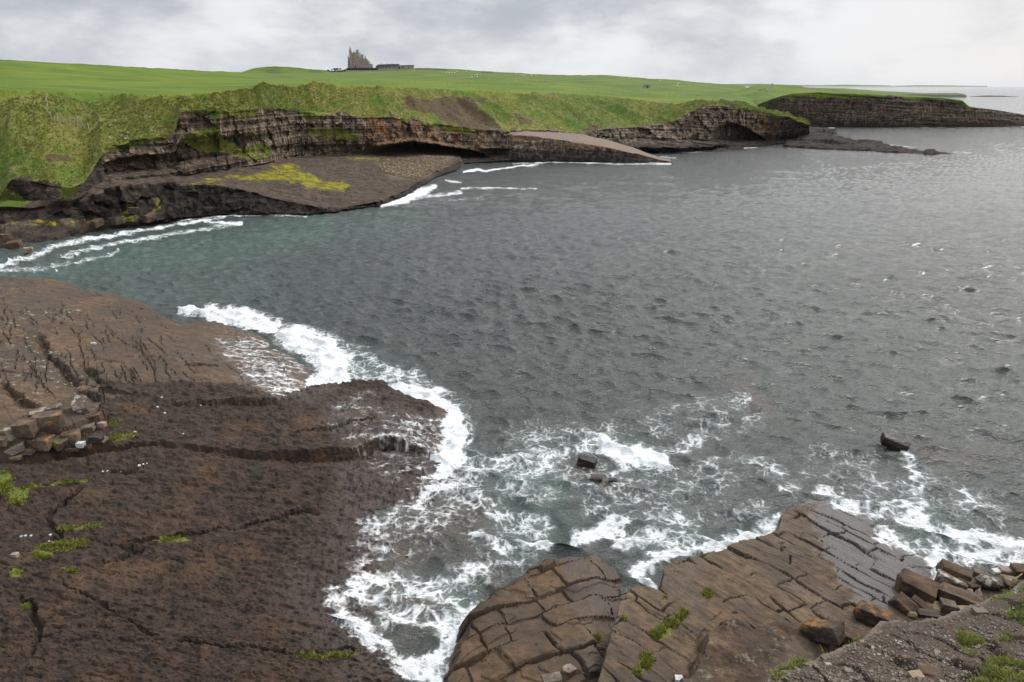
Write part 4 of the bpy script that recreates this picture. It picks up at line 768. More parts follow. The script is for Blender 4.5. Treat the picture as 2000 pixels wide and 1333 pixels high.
# ------------------------------------------------------------------ boulders and stones
def hull_rock(w, d, h, seed, angular=.7, cuts=0, detail=2, rough=.055):
    """an angular block: jittered box corners plus a few facets, hulled, bevelled, broken up"""
    r = random.Random(seed); bm = bmesh.new(); pts = []
    for sx in (-1, 1):
        for sy in (-1, 1):
            for sz in (0, 1):
                j = .30
                pts.append((sx * (1 - j * r.random()) * w / 2, sy * (1 - j * r.random()) * d / 2, (sz - .5) * h * (1 - .25 * r.random())))
    n_ex = int(10 * (1 - angular)) + 2
    for _ in range(n_ex):
        th, ph = r.uniform(0, 6.283), math.acos(r.uniform(-1, 1)); q = (math.cos(th) * math.sin(ph), math.sin(th) * math.sin(ph), math.cos(ph)); e = .56 + .06 * r.random()
        pts.append((q[0] * w * e, q[1] * d * e, q[2] * h * e))
    if angular < .3:
        pts = []
        for _ in range(34):
            th, ph = r.uniform(0, 6.283), math.acos(r.uniform(-1, 1)); q = (math.cos(th) * math.sin(ph), math.sin(th) * math.sin(ph), math.cos(ph)); e = .5 * r.uniform(.9, 1.05)
            pts.append((q[0] * w * e, q[1] * d * e, q[2] * h * e))
    vs = [bm.verts.new(p) for p in pts]
    res = bmesh.ops.convex_hull(bm, input=vs)
    junk = [e for e in res['geom_interior'] + res['geom_unused'] if isinstance(e, bmesh.types.BMVert)]
    if junk: bmesh.ops.delete(bm, geom=list(set(junk)), context='VERTS')
    bmesh.ops.dissolve_limit(bm, angle_limit=R(9), verts=bm.verts, edges=bm.edges)
    if detail:
        bmesh.ops.bevel(bm, geom=list(bm.edges), offset=min(w, d, h) * (.05 if angular > .3 else .10), segments=2, affect='EDGES', profile=.6)
        bmesh.ops.triangulate(bm, faces=bm.faces)
        for _ in range(detail):
            long_ = [e for e in bm.edges if e.calc_length() > max(w, d, h) * .12]
            if long_: bmesh.ops.subdivide_edges(bm, edges=long_, cuts=1)
            bmesh.ops.triangulate(bm, faces=bm.faces)
        co = np.array([v.co[:] for v in bm.verts]); s = max(w, d, h)
        nz = fbm3(co[:, 0] / s * 3 + seed, co[:, 1] / s * 3, co[:, 2] / s * 5, 4, seed) * s * rough * 2.4
        bm.normal_update()
        for v, k in zip(bm.verts, nz): v.co += v.normal * k
    return bm
SM = {
 'orange': stone_mat('orange_brown_stone', (.045, .029, .019), (.125, .078, .045), sc=.8),
 'brown': stone_mat('brown_stone', (.042, .028, .019), (.125, .083, .054), stripe=.4),
 'dark': stone_mat('dark_stone', (.022, .017, .014), (.075, .056, .043), stripe=.4),
 'grey': stone_mat('grey_stone', (.075, .060, .046), (.20, .165, .13), lich=(.33, .33, .26), lamt=.4),
 'pale': stone_mat('pale_stone', (.13, .112, .088), (.33, .29, .23), lich=(.42, .42, .34), lamt=.4),
 'tan': stone_mat('tan_stone', (.14, .105, .065), (.32, .245, .16)),
 'green': stone_mat('mossy_stone', (.06, .055, .04), (.17, .14, .10), lich=(.16, .17, .03), lamt=.8),
 'lichen': stone_mat('orange_lichen_stone', (.055, .038, .026), (.175, .125, .085), lich=(.36, .17, .02), lamt=.42),
 'lichen2': stone_mat('white_lichen_stone', (.045, .035, .028), (.15, .115, .09), lich=(.40, .38, .32), lamt=.62),
 'outcrop': stone_mat('dark_outcrop_stone', (.030, .022, .018), (.095, .070, .055), lich=(.29, .13, .022), lamt=.62, crest=True),
 'pink': stone_mat('pinkish_stone', (.17, .13, .11), (.33, .26, .22)),
 'white': stone_mat('white_stone', (.42, .41, .38), (.66, .64, .60)),
 'wet': stone_mat('wet_black_rock', (.008, .007, .007), (.035, .028, .024)),
}
for k_ in ('wet',):
    b_ = [n for n in SM[k_].node_tree.nodes if n.type == 'BSDF_PRINCIPLED'][0]; b_.inputs['Roughness'].default_value = .35
def rock(px, py, wpx, dr_, hr, rz, key, label, seed, ang=.8, tilt=(0, 0), name='boulder', cat='boulder', group=None, on='LR', detail=2, sink=.18, lift=0.0):
    c = cast(px, py, on)
    if c is None: c = Vector((*Pz(px, py, .2), .2))
    dist = (c - cam.location).length; w_ = wpx * dist / F * (.76 if wpx > 25 else 1); d_ = w_ * dr_; h_ = w_ * hr
    o = bm_obj(name, hull_rock(w_, d_, h_, seed, ang, detail=detail), SM[key])
    o.location = (c.x, c.y, c.z + h_ * (.5 - sink) + lift * w_); o.rotation_euler = (R(tilt[0]), R(tilt[1]), R(rz))
    tag(o, label, cat, group); return o
G1 = 'boulders heaped beside the pavement and earth bank'
for a in (
 (1788,1160,74,.8,.62,-35,'orange','large orange-brown angular boulder at the left front of the right-hand heap',3,.85,(6,8)),
 (1860,1130,66,.5,.55,-28,'brown','long brown boulder closest to the white surf in the right-hand heap',5,.9,(0,10)),
 (1852,1146,60,.5,.5,-32,'lichen2','dark wedge boulder with a pale grey top in front of the long surf-side boulder',8,.95,(-12,14)),
 (1872,1176,82,.55,.34,-28,'brown','long flat-topped brown slab lying in the middle of the right-hand heap',11,.95,(-6,10)),
 (1765,1190,54,.6,.55,-45,'brown','brown wedge leaning below the large orange-brown boulder',14,.95,(14,24)),
 (1796,1186,42,.5,.42,-45,'orange','small tilted reddish slab beside the brown wedge',17,.95,(8,20)),
 (1848,1191,32,.8,.8,-20,'grey','pale angular grey block in front of the long flat brown slab',20,.85,(0,6)),
 (1826,1196,15,.9,.8,0,'tan','small round tan stone left of the pale grey block',23,.1,(0,0)),
 (1930,1148,54,.75,.62,-20,'lichen2','big rounded dark grey boulder at the back of the heap by the grassy rim',26,.2,(0,5)),
 (1965,1143,40,.85,.7,-10,'tan','rounded tan boulder right of the big dark grey one',29,.1,(0,0)),
 (1908,1170,30,.6,.8,60,'pink','upright pale tan boulder at the right end of the long flat slab',32,.2,(0,20)),
 (1990,1122,36,.8,.6,-10,'brown','square brown block at the right edge of the picture beside the surf',35,.95,(0,0)),
 (1994,1144,26,.8,.4,-10,'dark','low dark block under the square brown one at the right edge',38,.9,(0,0)),
 (1909,1124,26,.6,.5,-30,'grey','small grey rock washed by surf behind the big rounded boulder',41,.7,(0,12)),
 (1962,1119,18,.8,.6,0,'pink','small pinkish stone in the surf left of the square brown block',44,.3,(0,0)),
 (1886,1147,34,.6,.4,-30,'dark','dark low slab between the surf-side boulder and the rounded grey one',47,.9,(0,10)),
 (1781,1205,15,.9,.8,0,'tan','round yellowish stone under the brown wedge at the bank edge',50,.1,(0,0)),
 (1812,1203,50,.5,.22,-10,'dark','flat dark stone along the bank edge below the heap',53,.8,(0,0)),
 (1882,1195,20,.7,.5,0,'tan','little pale square stone right of the grey block',56,.8,(0,0)),
 (1822,1186,24,.7,.4,-30,'tan','flat tan stone tucked behind the small round tan one',59,.7,(0,0)),
 (1887,1160,20,.7,.5,-20,'tan','yellowish stone on the back of the long flat slab',62,.4,(0,0)),
 (1945,1120,14,.8,.6,0,'white','tiny pale stone at the waterline behind the rounded boulders',65,.3,(0,0)),
 (1900,1150,18,.8,.6,0,'brown','small brown stone wedged left of the big rounded boulder',68,.6,(0,0))):
    rock(*a[:8], a[8], a[9], a[10], group=G1, on='R')
G2 = 'rock heads rising behind the earth bank'
rock(1604,1240,84,.7,.46,-38,'outcrop','dark rock head with a thick orange lichen crest at its top left',101,.6,(-14,-20),'rock_outcrop','rock outcrop',G2,'R',3)
rock(1706,1216,90,.5,.44,-26,'outcrop','dark rock head with small orange lichen patches, nearest the boulder heap',104,.65,(-8,12),'rock_outcrop','rock outcrop',G2,'R',3)
rock(1655,1254,96,.6,.45,-20,'brown','broad dark brown rock lying between the two orange-crested heads',107,.6,(0,8),'rock_outcrop','rock outcrop',G2,'R',3)
G3 = 'loose stones on the near pavement'
rock(1112,1311,40,.7,.45,10,'pink','rounded pinkish-grey boulder lying in the trough beside the pavement',111,.15,(0,0),group=G3,on='R')
rock(1078,1328,46,.7,.25,10,'grey','flat grey slab at the bottom edge left of the rounded pinkish boulder',114,.7,(0,0),group=G3,on='R')
rock(1326,1330,16,.8,.6,0,'white','small white stone at the bottom edge on the jointed pavement',117,.8,(0,0),group=G3,on='R')
G4 = 'boulders heaped on the left platform'
for a in (
 (158,803,54,.6,.6,-55,'lichen2','dark striped block with pale ridges, topmost of the left-hand heap',201,.95,(8,18)),
 (100,838,56,.75,.85,20,'lichen','largest block of the left-hand heap, pale top with an orange lichen corner',204,.97,(0,0)),
 (53,848,40,.8,.9,5,'lichen','upright cube with an orange lichen top left of the largest block',207,.97,(0,0)),
 (100,806,48,.45,.35,20,'lichen2','low pale elongated rock behind the largest block',210,.8,(0,-8)),
 (168,842,44,.5,.35,15,'grey','long grey rock below the striped block',213,.4,(0,-8)),
 (140,860,40,.8,.65,20,'lichen','rounded rusty boulder right of the orange-topped dark one',216,.3,(0,0)),
 (84,871,44,.8,.6,0,'lichen','dark low boulder with a bright orange lichen crown in the front row',219,.7,(0,0)),
 (116,871,32,.8,.7,-30,'green','greenish speckled boulder in the middle of the front row',222,.5,(0,10)),
 (30,882,42,.5,.4,28,'pale','pale tilted slab at the front left of the heap',225,.97,(14,-14)),
 (31,896,22,.6,.3,10,'tan','small tan slab in front of the pale tilted slab',228,.9,(0,0)),
 (182,822,38,.6,.5,15,'brown','brown angular rock with a ledge under the striped block',231,.9,(0,-6)),
 (199,834,14,.8,.8,0,'pink','small reddish round stone right of the ledged brown rock',234,.3,(0,0)),
 (201,862,27,.7,.4,-20,'pink','flat pinkish slab at the right end of the heap',237,.95,(12,6)),
 (159,872,14,.8,.7,0,'white','small white stone in front of the rounded rusty boulder',240,.6,(0,0)),
 (175,872,16,.8,.5,0,'lichen','little yellow-brown stone beside the small white one',243,.7,(0,0)),
 (23,846,20,.7,.6,40,'pale','pale oblong stone left of the upright cube',246,.8,(0,0)),
 (4,850,18,.7,.6,40,'green','pale green stone at the left edge of the picture',249,.7,(0,0)),
 (20,862,22,.9,.7,0,'grey','rounded grey boulder below the pale oblong stone',252,.2,(0,0)),
 (4,868,20,.9,.7,0,'lichen','orange-flecked boulder at the left edge below the green stone',255,.4,(0,0)),
 (56,885,26,.7,.5,0,'green','dark mossy boulder right of the pale tilted slab',258,.5,(0,0)),
 (165,769,20,.8,.7,0,'lichen','yellow lichened knob on the corner of the dark slab above the heap',261,.6,(0,0)),
 (144,879,30,.6,.3,10,'brown','flat brown stone at the front edge of the heap',264,.7,(0,0)),
 (190,860,22,.7,.5,0,'dark','dark stone just left of the flat pinkish slab',267,.8,(0,0)),
 (72,812,22,.7,.4,30,'pale','pale weathered stone at the upper left of the heap',270,.7,(0,0))):
    rock(*a[:8], a[8], a[9], a[10], group=G4, on='L')
def scatter_things(spots, key, label, name, cat, group, on, wr, base_seed, detail=0, ang=.6):
    for i, (px, py) in enumerate(spots):
        rr = random.Random(base_seed + i)
        o = rock(px, py, rr.uniform(*wr), .8, .6, rr.uniform(0, 180), key, label, base_seed + i, ang, (0, 0), name, cat, group, on, detail)
scatter_things([(280,908),(272,911),(287,906),(201,922),(210,921),(237,922),(99,1046),(104,1051),(96,1058),(42,1049),(50,1048),(61,1048),(322,808),(316,777),(308,796),(392,793),(358,849),(264,845)], 'white', 'tiny white stone lying on the dark rough left platform', 'pebble', 'stone', 'tiny white stones on the dark platform', 'L', (2.6, 5), 301)
rock(30,1087,10,.8,.7,0,'pale','pale pebble in a hollow beside the lowest moss cushions of the left platform',333,.6,(0,0),'pebble','stone',None,'L',0)
rock(182,673,9,.6,.4,0,'white','pale chip lying in a crack in the middle of the brown slab',335,.6,(0,0),'pebble','stone',None,'L',0)
scatter_things([(1152,262),(1160,264),(1168,263),(1176,267),(1184,266),(1192,268),(1180,272),(1190,275),(1200,272),(1206,275),(1172,271),(1211,278),(1164,258),(1186,260),(1146,259)], 'pale', 'small pale block fallen at the foot of the slope above the sloping slab', 'fallen_block', 'stone', 'pale blocks fallen above the sloping slab', 'H', (4, 9), 341, 0, .9)
rock(1230,268,17,.7,.6,10,'grey','large grey fallen block standing on the shore strata right of the pale blocks',361,.9,(0,0),'fallen_block','stone',None,'H',1)
rock(1206,271,9,.8,.8,10,'pale','upright pale fallen block just left of the large grey one',363,.9,(0,0),'fallen_block','stone',None,'H',0)
scatter_things([(281,230),(286,229),(291,230),(215,269),(237,267),(250,260),(297,256),(303,257),(322,253),(246,272)], 'white', 'small whitish stone on the turf edge above the left end of the cliff', 'pebble', 'stone', 'whitish stones on the turf edge of the cliff', 'H', (3, 5), 371)
G5 = 'stones lying on the earth bank'
for a in ((1612,1286,17,.7,.4,20,'grey','flat grey stone on the left part of the earth bank',401),(1617,1299,11,.7,.5,0,'pale','small pale stone just below the flat grey one on the bank',403),(1657,1312,13,.8,.5,0,'pale','whitish lump of stone on the lower bank near the bottom edge',405),(1683,1255,9,.8,.6,0,'tan','small brownish stone near the top edge of the bank',407),(1700,1262,8,.8,.6,0,'grey','small grey stone right of the brownish one on the bank',409),(1815,1318,52,.7,.5,-20,'brown','big half-buried brown rock in the lower middle of the bank',411),(1790,1322,24,.7,.4,10,'tan','tan stone left of the half-buried brown rock',413),(1912,1198,26,.8,.7,0,'grey','whitish-grey stone embedded in the top of the bank below the heap',415),(1830,1276,10,.7,.5,0,'pale','small pale stone in the middle of the bank',417)):
    rock(*a[:9], .8, (0, 0), 'stone', 'stone', G5, 'K', 2, .4)
for q in ((262,416,26,'dark','black block with a mossy top at the foot of the far lower ledge',421),(228,437,24,'dark','dark block standing left of the mossy black one on the far shore',423),(292,430,30,'brown','broad brown rock at the waterline of the far cove',425),(322,431,24,'dark','low dark rock at the right end of the far cove rocks',427),(190,440,20,'brown','brown block at the left of the far cove rocks',429),(28,486,24,'orange','rusty brown rock in the wash at the far left shore',431),(56,492,14,'tan','small tan rock in the wash beside the rusty one at far left',433),(9,470,22,'brown','brown slab rock above the wash at the left edge of the far shore',435)):
    rock(q[0],q[1],q[2],.8,.6,q[0]*7,q[3],q[4],q[5],.9,(0,8),group='rocks on the far cove shore',on='H',detail=1)
# rocks awash
def awash(px, py, wpx, dr_, hr, rz, label, seed, tilt=(0, 0)):
    x, y = Pz(px, py, 0); dist = math.dist((x, y, 0), (0, 0, H)); w_ = wpx * dist / F
    o = bm_obj('sea_rock', hull_rock(w_, w_ * dr_, w_ * hr, seed, .85, detail=3, rough=.05), SM['wet']); o.location = (x, y, w_ * hr * .02 + .18); o.rotation_euler = (R(tilt[0]), R(tilt[1]), R(rz))
    tag(o, label, 'rock', 'rocks awash in the bay')
awash(1746,872,50,.45,.34,-22,'black wedge of rock alone in the water above the right-hand surf',501,(0,14))
awash(1148,908,40,.6,.4,-20,'small black rock breaking the surface left of the dense foam patch',503,(0,6))
awash(1164,940,26,.6,.2,-10,'barely exposed dark rock just below the dense foam patch',505)
awash(1196,944,18,.6,.25,0,'tiny dark rock tip in the foam right of the barely exposed rock',507)
# cobbles under the cave: too many to count
def pebble_field(name, pts, size, mats, seed, label):
    r = random.Random(seed); V = []; Fc = []; base = []
    for k in range(6):
        b_ = hull_rock(1, .8, .6, 900 + k, .4, detail=0); b_.verts.ensure_lookup_table(); b_.verts.index_update()
        base.append(([v.co.copy() for v in b_.verts], [[v.index for v in f.verts] for f in b_.faces])); b_.free()
    for (x, y, z) in pts:
        vs, fs = r.choice(base); s_ = size[0] * (size[1] / size[0]) ** (r.random() ** 2.2); m_ = Matrix.Rotation(r.uniform(0, 6.28), 3, 'Z'); o_ = len(V)
        V += [(m_ @ v * s_ + Vector((x, y, z + s_ * .15)))[:] for v in vs]; Fc += [[i + o_ for i in f] for f in fs]
    me = bpy.data.meshes.new(name); me.from_pydata(V, [], Fc); me.materials.append(mats); o = bpy.data.objects.new(name, me); col.objects.link(o)
    tag(o, label, 'stones', None, 'stuff'); return o
def cast_points(poly, n, on, seed):
    r = random.Random(seed); xs = [p[0] for p in poly]; ys = [p[1] for p in poly]; out = []; P_ = []
    while len(P_) < n: P_.append((r.uniform(min(xs), max(xs)), r.uniform(min(ys), max(ys))))
    A = np.array(P_); ins = sdpoly(A[:, 0], A[:, 1], poly) < 0
    for (px, py) in A[ins]:
        c = cast(px, py, on)
        if c is not None: out.append(c[:])
    return out
cob = cast_points([(735,322),(790,312),(850,306),(878,310),(872,322),(845,338),(815,350),(780,345),(750,338)], 3600, 'H', 1)
pebble_field('cobbles', cob, (.16, .75), SM['tan'], 2, 'pale cobbles of the small beach below the sea cave')
kp = cast_points([(1480,1340),(1560,1295),(1700,1240),(1760,1210),(1880,1192),(2010,1140),(2010,1340)], 5200, 'K', 3)
pebble_field('gravel', kp, (.018, .085), SM['grey'], 4, 'gravel and small stones spilling down the earth bank')
# ------------------------------------------------------------------ grass and moss built as blades
def blades(name, pts, hgt, wid, n, mat, label, cat, seed, lean=.5, wind=(0, 0)):
    r = np.random.RandomState(seed); P = np.repeat(np.array(pts), n, 0); m = len(P)
    a = r.rand(m) * 6.283; h_ = hgt * (.45 + .75 * r.rand(m)); s_ = wid * (.6 + .8 * r.rand(m)); off = r.normal(0, wid * 2.2, (m, 2))
    bx, by, bz = P[:, 0] + off[:, 0], P[:, 1] + off[:, 1], P[:, 2] - .1 * hgt
    lx, ly = (r.normal(0, lean, m) + wind[0]) * h_, (r.normal(0, lean, m) + wind[1]) * h_
    V = np.stack([np.stack([bx - np.cos(a) * s_, by - np.sin(a) * s_, bz], -1), np.stack([bx + np.cos(a) * s_, by + np.sin(a) * s_, bz], -1), np.stack([bx + lx, by + ly, bz + h_], -1)], 1).reshape(-1, 3)
    me = bpy.data.meshes.new(name); me.vertices.add(len(V)); me.vertices.foreach_set('co', V.astype(np.float32).ravel()); me.loops.add(len(V)); me.loops.foreach_set('vertex_index', np.arange(len(V), dtype=np.int32))
    me.polygons.add(m); me.polygons.foreach_set('loop_start', np.arange(0, len(V), 3, dtype=np.int32)); me.update(calc_edges=True); me.validate()
    at = me.attributes.new('vary', 'FLOAT', 'POINT'); at.data.foreach_set('value', np.repeat(r.rand(m), 3).astype(np.float32))
    me.materials.append(mat); o = bpy.data.objects.new(name, me); col.objects.link(o); tag(o, label, cat, None, 'stuff'); return o
def blade_mat(name, a, b, c):
    m, t = new_mat(name); v = t.attr('vary'); n = t.noise(t.pos(), .5, 3)
    q = t.mix(t.step(v, 0, .8), a, b); q = t.mix(t.math('MULTIPLY', t.step(v, .72, .95), t.step(n, .42, .62)), q, c); finish(t, q, .85); return m
MG = blade_mat('rough_grass', (.100, .135, .020), (.180, .195, .038), (.30, .25, .11))
MM = blade_mat('moss_green', (.045, .065, .008), (.16, .175, .016), (.20, .16, .05))
r_ = np.random.RandomState(5); sel = np.argwhere(((seg > 4.02) & (seg + .3 * fbm2(GX / 5, GY / 5, 3, 231) < 4.93) & (soilA < .3) & (tf > -1)) | ((seg > 3.0) & (seg < 4.0) & (rockA < .4))); dens = 1.0
pick = sel[r_.choice(len(sel), min(len(sel), 34000), replace=False)]
tp = np.stack([GX[pick[:, 0], pick[:, 1]], GY[pick[:, 0], pick[:, 1]], GZ[pick[:, 0], pick[:, 1]]], -1)
blades('grass', tp, .24, .07, 4, MG, 'long rough grass on the slopes above the far cliffs', 'grass', 6, .5, (.6, -.35))
def from_mask(g, mask, n, seed):
    q = np.argwhere(mask > .5); r = np.random.RandomState(seed); q = q[r.choice(len(q), min(n, len(q)), replace=False)]
    return np.stack([g[0][q[:, 0], q[:, 1]], g[1][q[:, 0], q[:, 1]], g[2][q[:, 0], q[:, 1]]], -1)
blades('moss', np.concatenate([from_mask(NL, mossL * (fbm2(NL[0] / .7, NL[1] / .7, 4, 6) > -.05), 5200, 1), from_mask(NR, mossR * (fbm2(NR[0] / .35, NR[1] / .35, 4, 6) > -.01), 1500, 2)]), .10, .022, 8, MM, 'yellow-green moss cushions in hollows and joints of the near rock', 'moss', 7, .7)
blades('bank_grass', from_mask(NK, mossK * (1 + 0 * X) / .72 * ss(fbm2(NK[0] / .5, NK[1] / .5, 3, 5), -.12, .1), 5200, 3), .11, .011, 7, MG, 'short green grass patches on the foreground earth bank', 'grass', 8, .6)

# ------------------------------------------------------------------ castle on the ridge
YC = 812.0
MC = plain('castle_stone', (.17, .150, .130), (.35, .305, .26), .35, .9, .1); MR = plain('slate', (.05, .055, .06), (.11, .115, .12), .4, .7, .05)
MW = plain('dark_opening', (.008, .008, .009), (.02, .02, .02)); MH = plain('hedge_green', (.012, .035, .008), (.035, .07, .018), .8, .9, .4); MB = plain('bark', (.03, .022, .015), (.07, .05, .035), 3)
MP = plain('fence_wood', (.22, .19, .15), (.42, .37, .30), 2.0); MWL = plain('dry_stone', (.16, .15, .13), (.38, .36, .32), 1.2, .9, .1); MLF = plain('tree_leaves', (.010, .022, .008), (.035, .055, .018), 1.0)
def cc(cx, cy, Y=YC):
    """castle crop point -> x, z at depth Y"""
    p = PY(620 + cx / 8.333, 80 + cy / 8.333, Y); return p[0], p[2]
kx, kz = cc(680, 445); castle = empty('castle', (kx, YC, kz)); tag(castle, 'ruined stone castle with pointed turret and tall chimneys on the skyline', 'castle')
def cpart(name, outline, y0, y1, mat, parent=castle, org=(kx, YC, kz)):
    bm = bmesh.new(); prism(bm, [(cc(a, b)[0] - org[0], cc(a, b)[1] - org[2]) for a, b in outline], y0, y1); return bm_obj(name, bm, mat, parent)
cpart('main_block', [(560,450),(560,200),(572,195),(625,195),(632,188),(675,188),(686,200),(690,262),(705,270),(705,450)], -4, 7, MC)
cpart('left_wing', [(502,450),(503,330),(510,300),(530,275),(560,275),(560,450)], -3, 6, MC)
cpart('right_wing', [(705,450),(705,272),(715,268),(750,266),(758,290),(775,292),(775,450)], -3.2, 6, MC)
cpart('gable_wing', [(775,450),(775,300),(788,285),(800,285),(830,322),(848,345),(848,450)], -4.2, 5, MC)
cpart('low_annex', [(700,450),(700,408),(820,405),(848,396),(860,384),(915,382),(915,452),(848,452)], -8, -4.5, MC)
def ctower(name, cx, half, top, tip, rad, yo, bot=450):
    x0, zt = cc(cx, top); zb_ = cc(cx, bot)[1]; ztip = cc(cx, tip)[1]; bm = bmesh.new()
    bmesh.ops.create_cone(bm, cap_ends=True, segments=14, radius1=rad, radius2=rad, depth=zt - zb_, matrix=Matrix.Translation((x0 - kx, yo, (zt + zb_) / 2 - kz)))
    bmesh.ops.create_cone(bm, cap_ends=True, segments=14, radius1=rad * 1.15, radius2=rad * 1.15, depth=.5, matrix=Matrix.Translation((x0 - kx, yo, zt - kz)))
    o = bm_obj(name, bm, MC, castle); bm = bmesh.new()
    bmesh.ops.create_cone(bm, cap_ends=True, segments=14, radius1=rad * 1.1, radius2=.03, depth=ztip - zt, matrix=Matrix.Translation((x0 - kx, yo, (zt + ztip) / 2 + .2 - kz)))
    bm_obj('spire', bm, MR if name != 'turret' else MC, o); return o
ctower('turret', 550, 20, 178, 92, 1.45, -4.2); ctower('corner_turret', 513, 8, 272, 238, .55, -3.3, 330); ctower('corner_turret', 793, 8, 268, 243, .5, -4.4, 320)
for (a, b, tp_, bt) in ((632,667,148,196),(714,750,227,275),(592,606,182,200),(660,684,190,215)):
    ch = cpart('chimney', [(a,bt),(a,tp_+6),(a-2,tp_+4),(a-2,tp_),(b+2,tp_),(b+2,tp_+4),(b,tp_+6),(b,bt)], -1.6, 1.2, MC)
    wpots = [(a + (b - a) * f) for f in (.25, .5, .75)]
    for q in wpots[:2 if b - a < 20 else 3]:
        x0, z0_ = cc(q, tp_ - 2); bm = bmesh.new(); bmesh.ops.create_cone(bm, cap_ends=True, segments=8, radius1=.22, radius2=.18, depth=.7, matrix=Matrix.Translation((x0 - kx, 0, z0_ - kz))); bm_obj('chimney_pot', bm, MC, ch)
def cwin(cx, cy, w_, h_, yo):
    bm = bmesh.new(); x0, z0_ = cc(cx, cy); x1, z1_ = cc(cx + w_, cy + h_); box(bm, x0 - kx, x1 - kx, yo - .03, yo + .4, z1_ - kz, z0_ - kz); o = bm_obj('window', bm, MW, castle)
    bm = bmesh.new(); box(bm, x0 - kx - .15, x1 - kx + .15, yo - .14, yo - .031, z1_ - kz - .22, z1_ - kz - .02); bm_obj('sill', bm, MC, o)
for cx, cy, w_, h_ in ((605,232,11,22),(580,290,8,16),(605,290,8,16),(635,290,8,16),(660,260,8,16),(580,340,9,18),(607,340,9,18),(640,340,9,18),(668,330,9,18),(590,385,10,20),(625,400,16,40),(660,390,9,18)): cwin(cx, cy, w_, h_, -4)
for cx, cy, w_, h_ in ((514,330,7,16),(540,320,7,14),(516,380,7,16),(540,380,8,16)): cwin(cx, cy, w_, h_, -3)
for cx, cy, w_, h_ in ((715,305,8,16),(740,305,8,16),(716,350,8,16),(742,350,8,16)): cwin(cx, cy, w_, h_, -3.2)
for cx, cy, w_, h_ in ((792,330,8,16),(815,345,8,16),(795,372,8,16),(825,372,8,16)): cwin(cx, cy, w_, h_, -4.2)
# stable range right of the castle
hx, hz_ = cc(1180, 462); stable = empty('outbuilding', (hx, YC - 6, hz_)); tag(stable, 'long low stone range with grey slate roof right of the castle', 'building')
so_ = (hx, YC - 6, hz_)
cpart('wall', [(975,470),(975,432),(1215,418),(1330,414),(1330,470)], -2, 4, MC, stable, so_)
cpart('gable_wall', [(1330,470),(1330,412),(1347,384),(1368,412),(1368,470)], -3, 4, MC, stable, so_)
cpart('end_wall', [(1369,470),(1369,408),(1580,402),(1580,470)], -1.5, 3, MC, stable, so_)
rf = cpart('roof', [(970,436),(988,405),(1002,392),(1200,383),(1345,381),(1328,412),(1215,420)], -2.6, 4.2, MR, stable, so_)
cpart('roof', [(1366,408),(1376,402),(1582,397),(1582,403)], -1.9, 3.2, MR, stable, so_)
for q in (1055, 1145, 1228): cpart('chimney', [(q-6,395),(q-6,372),(q+6,372),(q+6,395)], 0, 1, MC, rf, (0, 0, 0)).location = (-hx, 0, -hz_)
for q, y_, w_, h_ in ((1020,432,12,14),(1080,430,14,26),(1130,428,16,20),(1185,426,12,18),(1250,428,16,18),(1290,426,12,16)): cpart('window', [(q,y_+h_),(q,y_),(q+w_,y_),(q+w_,y_+h_)], -2.05, -1.7, MW, stable, so_)
cpart('doorway', [(1336,468),(1336,420),(1362,420),(1362,468)], -3.05, -2.7, MW, stable, so_); cpart('window', [(1400,450),(1400,428),(1420,428),(1420,450)], -1.55, -1.2, MW, stable, so_); cpart('window', [(1490,452),(1490,428),(1505,428),(1505,452)], -1.55, -1.2, MW, stable, so_)
# garden wall and hedge below the castle
bm = bmesh.new(); prism(bm, [(cc(a, b, 800)) for a, b in ((470,480),(990,484),(1010,462),(1300,458),(1550,462),(1600,456),(1600,490),(1550,512),(1200,520),(900,520),(600,512),(470,500))], 798, 799)
o = bm_obj('garden_wall', bm, MWL); tag(o, 'long pale stone garden wall below the castle and its outbuildings', 'wall')
def bushy(name, pts, n, leaf, mat, seed, parent=None, org=(0, 0, 0)):
    """pts: ellipsoids (x, y, z, rx, ry, rz); leaf-sized faces through their volume"""
    r = np.random.RandomState(seed); V = []; tot = sum(p[3] * p[4] * p[5] for p in pts) ** 1.0
    for p in pts:
        m = max(20, int(n * p[3] * p[4] * p[5] / tot)); u = r.normal(0, 1, (m, 3)); u /= np.linalg.norm(u, axis=1)[:, None]; rad = r.rand(m, 1) ** .4
        c = np.array(p[:3]) + u * rad * np.array(p[3:6]) * (1 + .35 * r.normal(0, .4, (m, 1)))
        for k in range(3): V.append(c + r.normal(0, leaf, (m, 3)))
    V = np.stack([np.concatenate(V[i::3]) for i in range(3)], 1).reshape(-1, 3) - np.array(org)
    me = bpy.data.meshes.new(name); me.from_pydata(V.tolist(), [], np.arange(len(V)).reshape(-1, 3).tolist()); me.materials.append(mat)
    o = bpy.data.objects.new(name, me); col.objects.link(o)
    if parent: o.parent = parent
    return o
hp = []
for q in np.arange(482, 985, 9):
    x, z = cc(q, 464, 803); hp.append((x, 803, z, .9, 1.0, 1.3 + .3 * math.sin(q)))
o = bushy('hedge', hp, 9000, .22, MH, 3); tag(o, 'dark green clipped hedge in front of the castle above the garden wall', 'hedge')
GT = 'small trees left of the castle'
